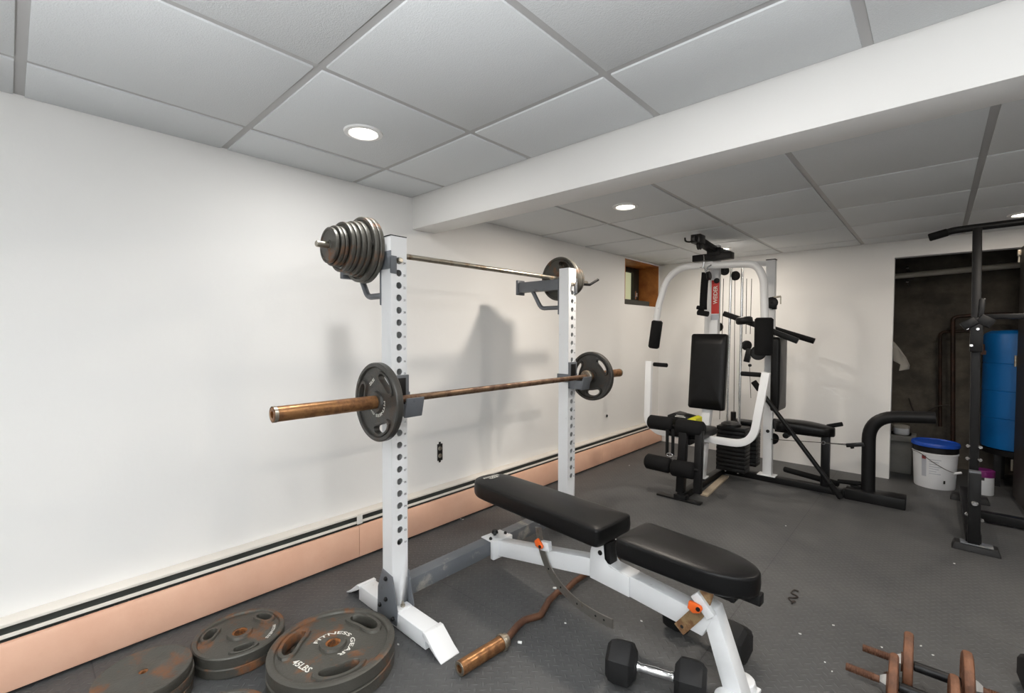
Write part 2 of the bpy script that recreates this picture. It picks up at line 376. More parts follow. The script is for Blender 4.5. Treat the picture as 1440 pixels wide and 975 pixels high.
# ------------------------------------------------------------------ baseboard heater
hy0, hy1 = -2.6, 4.80
ht = thing('baseboard_heater', 'long pink and cream baseboard heater running along the white wall', 'heater', (.03, 1.5, 0))
obj('back_plate', B().box(.001, .006, hy0, hy1, .012, .236), 'fin', ht)
b = B().prism([(.001, hy0, .243), (.046, hy0, .241), (.054, hy0, .237), (.055, hy0, .227), (.051, hy0, .227), (.045, hy0, .233), (.001, hy0, .235)], (0, hy1-hy0, 0)); obj('hood', b, 'cream', ht, .001)
b = B().prism([(.040, hy0, .1985), (.047, hy0, .2005), (.049, hy0, .198), (.049, hy0, .188), (.046, hy0, .188), (.045, hy0, .1955)], (0, hy1-hy0, 0)); obj('damper_blade', b, 'cream', ht)
for y0, y1 in ((hy0, 1.223), (1.225, 3.62), (3.622, hy1)):
    b = B().prism([(.056, y0, .016), (.060, y0, .014), (.062, y0, .020), (.062, y0, .162), (.056, y0, .174), (.046, y0, .176), (.046, y0, .172), (.054, y0, .168)], (0, y1-y0, 0))
    obj('front_panel', b, 'pink', ht)
b = B()
for k in range(180): y = hy0+.02+k*.041; b.box(.012, .044, y, y+.004, .06, .165)
b.cyl((.028, hy0, .11), (.028, hy1, .11), .012, 10); obj('heating_fins', b, 'fin', ht)
obj('end_cap', B().box(.001, .064, hy1, hy1+.04, .012, .246), 'pink', ht, .004)
b = B().box(.05, .0585, 1.215, 1.245, .186, .232); obj('joint_clip', b, 'caulk', ht, .002)

# wall outlet and hole
c = P(618, 636, x=0)
ot = thing('wall_outlet', 'black uncovered power outlet low on the white wall behind the rack', 'power outlet', (0, c.y, c.z))
b = B().box(0, .006, c.y-.018, c.y+.02, c.z-.052, c.z+.052); b.box(0, .004, c.y-.006, c.y+.008, c.z-.064, c.z+.064); obj('body', b, 'bronze', ot, .001)
for dz in (-.022, .024):
    b = B().lathe([(.0, .004), (.012, .004), (.014, 0)], (.006, c.y, c.z+dz), (1, 0, 0), 16); obj('socket', b, 'oldsteel', ot)
c = P(853, 585, x=0)
tag(obj('wall_hole', B().cyl((0, c.y, c.z), (.008, c.y, c.z), .012, 12), 'dark'), 'small dark hole in the white wall between rack and window', 'cable')  # stands for the hole: a raised disc coloured dark like its shade

# ------------------------------------------------------------------ power rack
rk = thing('power_rack', 'white half squat rack with numbered posts and grey crossbar standing on rubber floor', 'squat rack', (.63, 1.67, 0))
PX0, PX1, ZT = .597, .667, 1.575
PYS = [(1.031, 1.105), (2.233, 2.307)]
HOLE0 = P(563, 762, x=PX1).z; PITCHZ = (P(563, 367, x=PX1).z-HOLE0)/23
def upright(y0, y1):
    yc = (y0+y1)/2; b = B(); r = .0135; n = 16
    zs = [.0]+[HOLE0+PITCHZ*(k-.5) for k in range(25)]+[ZT]
    for X in (PX0, PX1):
        b.add([(X, y0, .06), (X, y1, .06), (X, y1, zs[1]), (X, y0, zs[1])], [(0, 1, 2, 3)])
        for k in range(24):
            z0, z1 = zs[k+1], zs[k+2]; zc = (z0+z1)/2
            circ = [(X, yc+r*math.cos(2*PI*(i/n-.375)), zc+r*math.sin(2*PI*(i/n-.375))) for i in range(n)]
            cor = [(y0, z0), (y1, z0), (y1, z1), (y0, z1)]; rect = []
            for s_ in range(4):
                a, d = cor[s_], cor[(s_+1) % 4]
                for q in range(4): rect.append((X, a[0]+(d[0]-a[0])*q/4, a[1]+(d[1]-a[1])*q/4))
            inn = [(X+(.004 if X == PX0 else -.004), p[1], p[2]) for p in circ]
            b.add(circ+rect+inn, [(i, (i+1) % n, n+(i+1) % n, n+i) for i in range(n)]+[(i, (i+1) % n, 2*n+(i+1) % n, 2*n+i) for i in range(n)])
        b.add([(X, y0, zs[25]), (X, y1, zs[25]), (X, y1, ZT), (X, y0, ZT)], [(0, 1, 2, 3)])
    for Y in (y0, y1): b.add([(PX0, Y, .06), (PX1, Y, .06), (PX1, Y, ZT), (PX0, Y, ZT)], [(0, 1, 2, 3)])
    b.add([(PX0, y0, ZT), (PX1, y0, ZT), (PX1, y1, ZT), (PX0, y1, ZT)], [(0, 1, 2, 3)])
    o = obj('upright', b, 'white', rk)
    obj('top_cap', B().box(PX0-.001, PX1+.001, y0-.001, y1+.001, ZT, ZT+.004), 'plastic', o, .001)
    b = B()
    for k in range(24): text(b, '%02d' % (k+1), (PX1+.0006, yc+.026, HOLE0+PITCHZ*k-.012), (0, 1, 0), (0, 0, 1), .0085)
    obj('lettering', b, 'dtext', o)
    # foot, gussets, bolts
    z = .068
    b = B().box(.40, .885, y0, y1, .004, z); f = obj('foot', b, 'white', rk, .003)
    for sx, xa in ((1, .885), (-1, .40)):
        p = [(xa-sx*.012, z+.003), (xa+sx*.006, z+.003), (xa+sx*.07, .022), (xa+sx*.10, .004), (xa+sx*.10, 0), (xa+sx*.062, .014), (xa-sx*.012, z-.012)]
        b = B().prism([(q, y0-.006, zz) for q, zz in p], (0, y1-y0+.012, 0)); obj('foot_end', b, 'white', f, .002)
    b = B().prism([(.666, y0+.006, z), (.70, y0+.006, z), (.70, y1-.006, z), (.666, y1-.006, z)], (0, 0, .006)); obj('tab', b, 'white', f)
    obj('bolt', B().lathe([(0, .022), (.005, .02), (.005, .008), (.0095, .008), (.0095, 0)], (.685, yc, z+.006), n=8), 'oldsteel', f)
    for Y, dy in ((y0, -.005), (y1, .005)):
        pts = [(.560, .016), (.700, .016), (.706, .075), (.672, .205), (.598, .215), (.566, .13)]
        g = obj('gusset_plate', B().prism([(q, Y, zz) for q, zz in pts], (0, dy, 0)), 'gsteel', rk, .001)
        for q, zz in ((.63, .185), (.63, .10), (.585, .06), (.682, .04)):
            obj('bolt', B().lathe([(.009, 0), (.009, .006), (.005, .010), (0, .010)], (q, Y+dy, zz), (0, 1 if dy > 0 else -1, 0), 10), 'plastic', g)
    return o
for y0, y1 in PYS: upright(y0, y1)
ya, yb_ = PYS[0][1]+.005, PYS[1][0]-.005
obj('crossbar', B().box(.575, .640, ya, yb_, .072, .142), 'gworn', rk, .004)
for sgn, Y in ((1, ya), (-1, yb_)): obj('crossbar_plate', B().box(.56, .655, Y, Y+sgn*.006, .055, .16), 'gsteel', rk, .001)
# J hooks
def jhook(y0, y1):
    h0, h1 = P(575, 580, x=.675).z, P(560, 528, x=.675).z
    a, c = y0-.004, y1+.004
    b = B().box(PX1+.001, PX1+.009, a, c, h0, h1); b.box(PX0-.006, PX1+.009, a-.005, a, h0+.035, h0+.085); b.box(PX0-.006, PX1+.009, c, c+.005, h0+.035, h0+.085)
    b.box(PX1+.005, .762, a+.004, c-.004, h0, h0+.05)
    b.prism([(.754, a, h0-.003), (.763, a, h0-.003), (.781, a, h0+.074), (.772, a, h0+.074)], (0, c-a, 0))
    o = obj('j_hook', b, 'gsteel', rk, .003)
    b = B().box(PX1+.009, PX1+.0125, a+.018, c-.018, h0+.055, h1-.012); b.box(PX1+.01, .756, a+.006, c-.006, h0+.05, h0+.0535); obj('liner', b, 'plastic', o, .001)
    return h0
HK = [jhook(*q) for q in PYS]
# safety arms towards the wall
ARMZ0, ARMZ1 = 1.452, 1.516
for y0, y1 in PYS:
    a, c = y0+.008, y1-.008
    b = B().box(.262, PX0-.006, a, c, ARMZ0, ARMZ1)
    out = y0 < 1.5
    ys, ye = (y0-.006, y0-.001) if out else (y1+.001, y1+.006)
    b.box(PX0-.008, PX1+.007, ys, ye, ARMZ0-.008, ARMZ1)
    if out: b.box(PX1+.001, PX1+.007, y0-.006, y0+.024, ARMZ0-.026, ARMZ0+.044)
    else: b.box(PX1+.001, PX1+.007, y1-.020, y1+.006, ARMZ0-.026, ARMZ0+.044)
    b.box(PX0-.008, PX0-.002, y0-.004, y1+.004, ARMZ0-.15, ARMZ1+.006)
    o = obj('safety_arm', b, 'gsteel', rk, .003)
    obj('end_cap', B().box(.245, .263, a-.006, c+.006, ARMZ0-.016, ARMZ1+.016), 'gsteel', o, .004)
    yc = (y0+y1)/2
    obj('brace', B().tube([(.36, yc, ARMZ0+.004), (.43, yc, 1.345), (PX0-.006, yc, 1.345)], .013, 12, up=(0, 1, 0), fil=.05), 'gsteel', o)
    obj('pin', B().cyl((PX0-.02, yc, HOLE0+PITCHZ*23), (PX1+.018, yc, HOLE0+PITCHZ*23), .0105, 14, .003), 'oldsteel', o)

# ------------------------------------------------------------------ weight plates
def grip_plate(R, T, r0=.0255, nslot=3, hs=.80, rot=0., lip=None, hub=.2):
    """disc about z with hand slots; returns mesh builder (centre at origin)"""
    b = B(); N = 72; dA = 2*PI/N; half = 9
    hT = T/2; dip = .0085 if R > .14 else .005; web = hT-dip; lip = dip-.0012
    ra, rb = .40*R, .875*R
    def ring(r, z): return [(r*math.cos(i*dA+rot), r*math.sin(i*dA+rot), z) for i in range(N)]
    for sg in (1, -1):
        rings = [ring(r0, sg*hT), ring(hub*R, sg*hT), ring(hub*R+.004, sg*web), ring(ra, sg*web)]
        for A, C in zip(rings, rings[1:]): b.add(A+C, [(i, (i+1) % N, N+(i+1) % N, N+i) for i in range(N)])
        rings = [ring(rb, sg*web), ring(.885*R, sg*(hT-.002)), ring(.90*R, sg*hT), ring(.975*R, sg*hT), ring(R, sg*(hT-.004))]
        for A, C in zip(rings, rings[1:]): b.add(A+C, [(i, (i+1) % N, N+(i+1) % N, N+i) for i in range(N)])
        A, C = ring(ra, sg*web), ring(rb, sg*web)
        cent = [int(N/nslot*k) for k in range(nslot)]
        inslot = set((c_+d) % N for c_ in cent for d in range(-half, half))
        for i in range(N):
            if i not in inslot: b.add([A[i], A[(i+1) % N], C[(i+1) % N], C[i]], [(0, 1, 2, 3)])
        for c_ in cent:
            st = [(d/half, -1) for d in range(-half, half+1)]+[(1, -.5), (1, 0), (1, .5)]+[(d/half, 1) for d in range(half, -half-1, -1)]+[(-1, .5), (-1, 0), (-1, -.5)]
            def pt(s_, t_, z):
                r = (ra+rb)/2+t_*(rb-ra)/2; a = (c_+s_*half)*dA+rot; return (r*math.cos(a), r*math.sin(a), z)
            def se(s_, t_, k):
                q = (abs(s_)**2.5+abs(t_)**2.5)**(1/2.5); return s_/q*(hs*.80+(k-1)*.42), .22+t_/q*(.46+(k-1)*.62)
            L = [[pt(s_, t_, sg*web) for s_, t_ in st], [pt(*se(s_, t_, 1.46), sg*web) for s_, t_ in st], [pt(*se(s_, t_, 1.38), sg*(web+lip)) for s_, t_ in st],
                 [pt(*se(s_, t_, 1.04), sg*(web+lip)) for s_, t_ in st], [pt(*se(s_, t_, 1.0), sg*(web+lip-.002)) for s_, t_ in st], [pt(*se(s_, t_, 1.0), 0) for s_, t_ in st]]
            n = len(st)
            for A_, C_ in zip(L, L[1:]): b.add(A_+C_, [(i, (i+1) % n, n+(i+1) % n, n+i) for i in range(n)])
    o = [ring(R, hT-.004), ring(R, -(hT-.004))]; b.add(o[0]+o[1], [(i, (i+1) % N, N+(i+1) % N, N+i) for i in range(N)])
    o = [ring(r0, hT), ring(r0, -hT)]; b.add(o[0]+o[1], [(i, (i+1) % N, N+(i+1) % N, N+i) for i in range(N)])
    return b
def plain_plate(R, T, r0=.0135, rim=.12, hub=.26, dip=.004, n=48, e=.003):
    h = T/2
    p = [(r0, h), (hub*R, h), (hub*R+.004, h-dip), ((1-rim)*R-.004, h-dip), ((1-rim)*R, h), (R-e, h), (R-e*.3, h-e*.3), (R, h-e)]
    p = p+[(r, -z) for r, z in reversed(p)]
    return B().lathe(p, n=n, close=True)
UP, NY, PY_ = (0, 0, 0), (PI/2, 0, 0), (-PI/2, 0, 0)

# barbell in the J hooks
BX, BZ = .735, (HK[0]+.0535+.0148)
bb = thing('barbell', 'long rusty barbell resting across the hooks of the white rack', 'barbell', (BX, 1.63, BZ))
obj('shaft', B().cyl((BX, .95, BZ), (BX, 2.36, BZ), .014, 16), 'shaft', bb)
for y0, y1, yc in ((.555, .968, .968), (2.712, 2.335, 2.335)):
    s_ = 1 if y1 > y0 else -1
    o = obj('sleeve', B().lathe([(.0, .012), (.012, .012), (.012, 0), (.021, 0), (.025, .004), (.025, abs(y1-y0)), (0, abs(y1-y0))], (BX, y0, BZ), (0, s_, 0), 28), 'sleeve', bb)
    obj('collar', B().lathe([(.0, 0), (.036, 0), (.038, .003), (.038, .018), (.034, .022), (0, .022)], (BX, y1, BZ), (0, s_, 0), 28), 'oldsteel', o)
    obj('end_ring', B().lathe([(.0255, .001), (.0255, .012), (.0262, .012), (.0262, .001)], (BX, y0, BZ), (0, s_, 0), 28, True), 'oldsteel', o)
def loaded_plate(y, rot, lab, face):
    t = thing('weight_plate', lab, 'weight plate', (0, 0, 0), 'grip plates on the long barbell')
    o = obj('disc', grip_plate(.147, .028, rot=rot, hs=.74, lip=.003, hub=.26), 'ironbar', t)
    b = B(); text(b, 'FITNESS GEAR', (0, 0, .014-.0083), (-1, 0, 0), (0, -1, 0), .010, .16, arc=.046); text(b, '25LBS', (-.03, .068, .0058), (.8, .6, 0), (-.6, .8, 0), .012)
    obj('lettering', b, 'wtext', o)
    t.location = (BX, y, BZ); t.rotation_euler = NY if face < 0 else PY_
    return t
loaded_plate(.930, math.radians(170), 'grip plate on the near end of the long barbell, left of the first post', -1)
loaded_plate(2.378, math.radians(200), 'grip plate on the far end of the long barbell, behind the second post', 1)

# short bar lying on the safety arms with small plates
SX, SZ = .515, ARMZ1+.0135
sb = thing('short_bar', 'thin steel bar lying across the top safety arms of the rack', 'weight bar', (SX, 1.7, SZ))
obj('rod', B().cyl((SX, .80, SZ), (SX, 2.655, SZ), .0127, 16, .003), 'oldsteel', sb)
def bar_plate(y, R, T, lab, grp, rot=0, flip=False):
    t = thing('weight_plate', lab, 'weight plate', (0, 0, 0), grp)
    if R > .115:
        obj('disc', grip_plate(R, T, .0135, rot=rot, hs=.6, lip=.002, hub=.28), 'iron', t)
    else: obj('disc', plain_plate(R, T, rim=.1), 'iron', t)
    t.location = (SX, y, SZ); t.rotation_euler = NY if not flip else PY_; return t
spec = [(.070, .020), (.079, .019), (.079, .019), (.099, .022), (.101, .022), (.108, .024), (.112, .024), (.133, .026), (.135, .026)]
order = ['smallest rusty plate at the outer end', 'second rusty plate from the outer end', 'third rusty plate from the outer end', 'fourth rusty plate from the outer end', 'fifth rusty plate from the outer end',
         'sixth rusty plate from the outer end', 'seventh rusty plate from the outer end', 'larger plate next to the innermost plate', 'largest innermost plate nearest the post']
y = .858
for (R, T), nm in zip(spec, order):
    T *= .84; bar_plate(y+T/2-.012, R, T-.002, nm+' of the top bar, near post', 'plates on the near end of the top bar', rot=random.random()); y += T+.0004
spec2 = [(.137, .026), (.133, .026), (.112, .024), (.108, .024), (.099, .022), (.099, .022)]
ord2 = ['largest innermost plate against the post', 'second plate from the post', 'third plate from the post', 'fourth plate from the post', 'fifth plate from the post', 'outermost small plate']
y = 2.335
for (R, T), nm in zip(spec2, ord2):
    bar_plate(y+T/2, R, T-.002, nm+' on the far end of the top bar', 'plates on the far end of the top bar', rot=.9, flip=True); y += T+.0004
tag(obj('bar_clip', B().tube([(SX+.012, 2.492, SZ+.004), (SX+.02, 2.5, SZ-.02), (SX+.11, 2.52, SZ-.03), (SX+.15, 2.56, SZ+.005)], .008, 8, fil=.01), 'plastic'),
    'black spring clip sticking out of the plates on the far end of the top bar', 'clip')

# plates lying on the floor
def floor_plate(x, y, z, R, T, lab, grp, rot, texts=(), m='iron', plain=False, hs=.72, hubm='rusthub', r0=.0255, lip=.004, hubf=.2, mk=None):
    t = thing('weight_plate', lab, 'weight plate', (0, 0, 0), grp)
    o = obj('disc', plain_plate(R, T, r0, rim=.05, hub=.14, dip=.0015) if plain else grip_plate(R, T, r0, rot=0, hs=hs, lip=lip, hub=hubf), m, t)
    if hubm: obj('hub_bore', B().lathe([(r0, T/2-.002), (r0, -T/2), (r0-.004, -T/2), (r0-.006, T/2-.004)], n=28, close=True), hubm, t)
    if texts:
        b = B()
        for a in texts: text(b, *a[0], **a[1])
        obj('lettering', b, 'wtext', t)
    t.location = (x, y, z+T/2); t.rotation_euler = (0, 0, rot); return t
# big stack by the rack foot
zt = .0455/2-.0083
C45 = P(468, 905, z=.088)
g = 'big grip plates stacked by the rack foot'
floor_plate(C45.x, C45.y, 0, .212, .044, 'big rusty grip plate underneath its twin beside the rack foot', g, 1.1)
RB = math.radians(222)
floor_plate(C45.x-.002, C45.y+.002, .0445, .212, .0455, 'big rusty grip plate with white 45LBS lettering, on top beside the rack foot', g, RB, [
    (('FITNESS GEAR', (0, 0, zt), (math.cos(2.62), math.sin(2.62), 0), (-math.sin(2.62), math.cos(2.62), 0), .016), dict(width=.235, arc=.058)),
    (('45LBS', (.135*math.cos(PI/3), .135*math.sin(PI/3), zt), (-.866, .5, 0), (-.5, -.866, 0), .024), dict(width=.085))])
C25 = P(336, 888, z=.075)
g = 'grip plates stacked beside the heater'
floor_plate(C25.x, C25.y, 0, .150, .036, 'grey grip plate at the bottom of the two-plate stack beside the heater', g, .2, hs=.5)
floor_plate(C25.x+.003, C25.y+.002, .0365, .150, .038, 'grey rusty three-slot grip plate on top of the two-plate stack beside heater', g, math.radians(110), [
    (('FITNESS', (0, 0, .019-.0083), (-.866, -.5, 0), (.5, -.866, 0), .011), dict(width=.075, arc=.108))], hs=.5, hubf=.26)
CL = P(204, 944, z=.098)+Vector((0, -.004, 0))
g = 'plain plates stacked at the front corner'
for k, lab in enumerate(('lowest of three plain rusty plates stacked at front left of the floor', 'middle plate of the three plain rusty plates stacked front left', 'plain rusty slotless plate topping the front left stack')):
    floor_plate(CL.x+(.004, -.004, 0)[k], CL.y+(.0, .006, 0)[k], 0.0332*k, .130, .033, lab, g, k, plain=True, r0=.013)
floor_plate(.735, .385, 0, .150, .036, 'grey grip plate lying alone on the floor between the three plate stacks', None, 2.25, hs=.62, lip=.003)

# ------------------------------------------------------------------ adjustable bench
YC_ = 1.66
BPIV = Vector((.63, YC_, 0)); BROT, BSH = math.radians(-4.3), Vector((.010, .015, 0))
bn = thing('weight_bench', 'flat adjustable weight bench with black vinyl pads on white steel frame', 'weight bench', BPIV)
bn.location = BPIV+BSH; bn.rotation_euler = (0, 0, BROT)   # the bench stands a little askew to the wall
_bm = Matrix.Rotation(BROT, 3, 'Z')
def PB(px, py, y):
    d = F_*FPX + R2*(px-720) - U2*(py-487.5); d = _bm.inverted()@d; o = _bm.inverted()@(CAM-BPIV-BSH)+BPIV
    return o+d*((y-o.y)/d.y)
def pad(x0, x1, hw0, hw1, z0, z1, round0, round1, depth0, depth1, n=14, crown=.009):
    """upholstered pad: outline superellipse at rounded ends, soft edges"""
    pts = []
    for i in range(n+1):
        a = -PI/2+PI*i/n; c_, s_ = math.cos(a), math.sin(a); e = 2/round1; D = depth1
        pts.append((x1-D+D*abs(c_)**e, hw1*math.copysign(abs(s_)**e, s_)))
    for i in range(n+1):
        a = PI/2+PI*i/n; c_, s_ = math.cos(a), math.sin(a); e = 2/round0; D = depth0
        pts.append((x0+D-D*abs(c_)**e, hw0*math.copysign(abs(s_)**e, s_)))
    cx = sum(p[0] for p in pts)/len(pts)
    L = []; hh = z1-z0
    for sc_, z in ((.90, z0), (.975, z0+.006), (1.0, z0+.016), (1.012, z0+hh*.5), (1.0, z1-.012), (.995, z1-.005), (.975, z1-.0015), (.955, z1), (.80, z1+crown*.4), (.5, z1+crown*.8), (.2, z1+crown)):
        L.append([(cx+(x-cx)*(1-(1-sc_)*.45), YC_+yy*sc_, z) for x, yy in pts])
    b = B(); k = len(pts)
    for A, C in zip(L, L[1:]): b.add(A+C, [(i, (i+1) % k, k+(i+1) % k, k+i) for i in range(k)])
    b.add(L[0], [tuple(range(k))]); b.add(L[-1], [tuple(range(k))])
    b.v = [q+Vector((0, .012, 0)) for q in b.v]
    return b
b = pad(.487, 1.325, .112, .120, .355, .432, 2.3, 7, .13, .05)
bp_ = obj('back_pad', b, 'vinyl', bn, smooth=50)
b = B(); text(b, 'FITNESS', (.568, YC_+.010, .4412), (.0, 1, 0), (-1, 0, 0), .018, .100); text(b, 'GEAR', (.590, YC_+.010, .4420), (0, 1, 0), (-1, 0, 0), .016, .060)
obj('lettering', b, 'wtext', bp_)
b = pad(1.392, 1.862, .116, .108, .352, .425, 7, 2.1, .05, .20); obj('seat_pad', b, 'vinyl', bn, smooth=50)
# frame
ry0, ry1 = YC_-.03, YC_+.03
b = B().prism([(.66, ry0, .070), (1.262, ry0, .196), (1.262, ry0, .272), (.66, ry0, .146)], (0, .06, 0)); obj('rear_rail', b, 'white', bn, .004)
b = B().prism([(1.255, ry0-.002, .193), (1.70, ry0-.002, .168), (1.735, ry0-.002, .245), (1.255, ry0-.002, .275)], (0, .064, 0)); obj('front_rail', b, 'white', bn, .004)
b = B().box(.640, .664, ry0-.035, ry1+.035, .060, .152).box(.566, .664, ry0-.035, ry1+.035, 0.1435, .149)
mp = obj('mounting_plate', b, 'white', bn, .003)
b = B().lathe([(.0, .02), (.012, .02), (.016, .014), (.018, .006), (.008, .0)], (.60, YC_, .155), n=12); b.cyl((.60, YC_, .149), (.60, YC_, .157), .008, 10); obj('star_knob', b, 'plastic', mp)
for yy in (ry0-.02, ry1+.02): obj('bolt', B().lathe([(.008, 0), (.008, .008), (.004, .012), (0, .012)], (.625, yy, .149), n=8), 'plastic', mp)
for yy, dy in ((ry0-.003, -.004), (ry1+.003, .004)):
    pts = [(1.235, .19), (1.42, .185), (1.42, .262), (1.33, .268), (1.305, .29), (1.298, .350), (1.25, .345), (1.235, .30)]
    obj('pivot_plate', B().prism([(q, yy, z) for q, z in pts], (0, dy, 0)), 'white', bn, .001)
b = B().box(1.255, 1.325, ry0+.006, ry1-.006, .27, .356); b.cyl((1.285, ry0-.012, .31), (1.285, ry1+.012, .31), .01, 12); obj('pad_hinge', b, 'plastic', bn, .003)
b = B().box(.70, 1.25, ry0, ry0+.028, .335, .357).box(.70, 1.25, ry1-.028, ry1, .335, .357); obj('back_pad_support', b, 'plastic', bn, .002)
b = B().box(1.40, 1.80, ry0+.004, ry0+.03, .322, .354).box(1.40, 1.80, ry1-.03, ry1-.004, .322, .354); obj('seat_pad_support', b, 'plastic', bn, .002)
# front leg
lt = (1.700, .275); lb = (1.812, .0)
b = B().prism([(1.682, ry0, .285), (1.742, ry0, .278), (1.842, ry0, .012), (1.775, ry0, .012)], (0, .06, 0))
lg = obj('front_leg', b, 'white', bn, .004)
b = B().box(1.765, 1.85, YC_-.085, YC_+.085, 0, .012)
for sy in (-1, 1): b.lathe([(0, 0), (.045, 0), (.046, .012), (.040, .034), (0, .038)], (1.798, YC_+sy*.055, 0), n=24)
obj('foot_bar', b, 'white', lg, .003)
# back pad arc adjuster (flat perforated bar)
ay = ry0-.009
arc = [PB(px, py, ay) for px, py in ((757, 742), (762, 772), (772, 800), (789, 826), (812, 849), (838, 866), (862, 878))]
def smooth_path(p, n=6):
    p = [Vector(q) for q in p]; o = []
    for i in range(len(p)-1):
        p0, p1, p2, p3 = p[max(i-1, 0)], p[i], p[i+1], p[min(i+2, len(p)-1)]
        for j in range(n):
            t = j/n; o.append(.5*((2*p1)+(p2-p0)*t+(2*p0-5*p1+4*p2-p3)*t*t+(3*p1-p0-3*p2+p3)*t**3))
    return o+[p[-1]]
b = B().sweep(smooth_path(arc), [(-.003, -.018), (.003, -.018), (.003, .018), (-.003, .018)], up=(1, 0, .6))
aj = obj('back_adjuster', b, 'adjuster', bn, smooth=60)
b = B()
for q in (arc[2], arc[3], arc[4], arc[5], (arc[5]+arc[6])*.5): b.cyl(q+Vector((0, -.0036, 0)), q+Vector((0, .0036, 0)), .0045, 10)
obj('adjuster_holes', b, 'dark', aj)
def knob(px, py, y, lean, name):
    c = PB(px, py, y)
    b = B(); k = [Vector((0, 0, 0))+Vector((math.cos(a)*r, 0, math.sin(a)*r)) for a, r in ((.3, .012), (1.2, .013), (2.4, .016), (3.0, .036), (3.7, .040), (4.3, .030), (5.2, .014))]
    rm = Matrix.Rotation(lean, 3, 'Y'); b.prism([c+rm@q+Vector((0, -.012, 0)) for q in k], (0, .012, 0)); o = obj(name, b, 'orange', bn, .003)
    obj('knob_stem', B().cyl(c+Vector((0, -.016, 0)), c+Vector((0, .025, 0)), .007, 12), 'plastic', o)
    return c
c1 = knob(762, 768, ry0-.03, .9, 'pull_knob')
b = B().obox(c1+Vector((.012, .014, 0)), (1, 0, .2), (0, 1, 0), (-.2, 0, 1), .026, .012, .02); obj('knob_bracket', b, 'white', bn, .002)
c2 = knob(984, 855, ry0-.03, .25, 'pull_knob')
b = B().obox(c2+Vector((.006, .014, .006)), (.72, 0, -.7), (0, 1, 0), (.7, 0, .72), .040, .010, .017); obj('knob_bracket', b, 'white', bn, .002)
sp = [PB(px, py, ry0-.01) for px, py in ((998, 815), (993, 838), (984, 858), (970, 872), (955, 885))]
b = B().sweep(smooth_path(sp), [(-.003, -.021), (.003, -.021), (.003, .021), (-.003, .021)], up=(1, 0, -.5)); sj = obj('seat_adjuster', b, 'rustflat', bn, smooth=60)
q = sp[-1]*.7+sp[-2]*.3; obj('adjuster_hole', B().cyl(q+Vector((0, -.004, 0)), q+Vector((0, .004, 0)), .006, 10), 'dark', sj)
b = B().cyl((1.80, YC_-.05, .345), (1.80, YC_+.06, .345), .012, 10).box(1.792, 1.862, YC_+.02, YC_+.055, .318, .354); obj('roller_socket', b, 'plastic', bn, .003)

# ------------------------------------------------------------------ curl bar
cz = .0255
S0, S1 = P(646, 941, z=cz), P(704, 905, z=cz); S1.z = S0.z = cz
cb = thing('curl_bar', 'rusty zigzag curl bar lying on the floor, running under the white bench', 'curl bar', (1.08, 1.3, 0))
ax = (S1-S0).normalized()
o = obj('sleeve', B().lathe([(0, .02), (.012, .02), (.012, 0), (.021, 0), (.025, .003), (.025, (S1-S0).length), (0, (S1-S0).length)], S0, ax, 28), 'sleeve', cb)
obj('collar', B().lathe([(0, 0), (.030, 0), (.031, .002), (.031, .012), (.026, .014), (.024, .03), (0, .03)], S1, ax, 28), 'oldsteel', o)
obj('end_ring', B().lathe([(.0145, -.001), (.0145, .006), (.0235, .006), (.0235, -.001)], S0, ax, 28, True), 'oldsteel', o)
zz = [P(px, py, z=.022) for px, py in ((712, 900), (728, 880), (738, 872), (760, 866), (772, 845), (784, 833), (795, 831), (808, 818), (826, 806), (838, 797))]
end = Vector((1.045, 2.12, cz))
b = B().tube([S1]+zz[:]+[Vector((1.06, 1.98, .022)), end], .0135, 12, fil=.03, seg=4); obj('shaft', b, 'curl', cb)
ed = Vector((0, 1, 0)); o = obj('sleeve', B().lathe([(0, 0), (.031, 0), (.031, .014), (.025, .014), (.025, .2), (.021, .203), (0, .203)], end, ed, 28), 'sleeve', cb)

# ------------------------------------------------------------------ hex dumbbells
def hexdumb(label, loc, rz, rx=0):
    t = thing('hex_dumbbell', label, 'dumbbell', (0, 0, 0), 'black hex dumbbells')
    for s_ in (-1, 1):
        b = B(); R = .074
        def hx(r, x, a0=PI/6): return [(s_*x, r*math.cos(a0+i*PI/3), r*math.sin(a0+i*PI/3)) for i in range(6)]
        L = [hx(R*.62, .062), hx(R*.97, .078), hx(R, .085), hx(R, .128), hx(R*.93, .145), hx(R*.72, .158)]
        for A, C in zip(L, L[1:]): b.add(A+C, [(i, (i+1) % 6, 6+(i+1) % 6, 6+i) for i in range(6)])
        b.add(L[0], [tuple(range(6))]); b.add(L[-1], [tuple(range(6))])
        obj('head', b, 'rubber', t, .0015, smooth=20)
    pr = [(.011, -.075), (.0135, -.06), (.0165, -.058), (.0165, -.052), (.0135, -.048), (.015, -.02), (.0158, 0), (.015, .02), (.0135, .048), (.0165, .052), (.0165, .058), (.0135, .06), (.011, .075)]
    obj('handle', B().lathe(pr, (0, 0, 0), (1, 0, 0), 20), 'chrome', t)
    t.location = loc; t.rotation_euler = (rx, 0, rz); return t
hz = .074*math.cos(PI/6)
h1 = hexdumb('black hex dumbbell with chrome handle on the floor in front of the bench leg', (1.60, 1.435, hz), math.radians(18))
h2 = dup(h1, 'black hex dumbbell on the floor behind the front leg of the bench', None, (1.635, 1.79, hz), (0, 0, math.radians(-9)))
h3 = dup(h1, 'black hex dumbbell cut off by the right edge of the photo', None, (2.655, 2.30, hz), (0, 0, math.radians(15)))

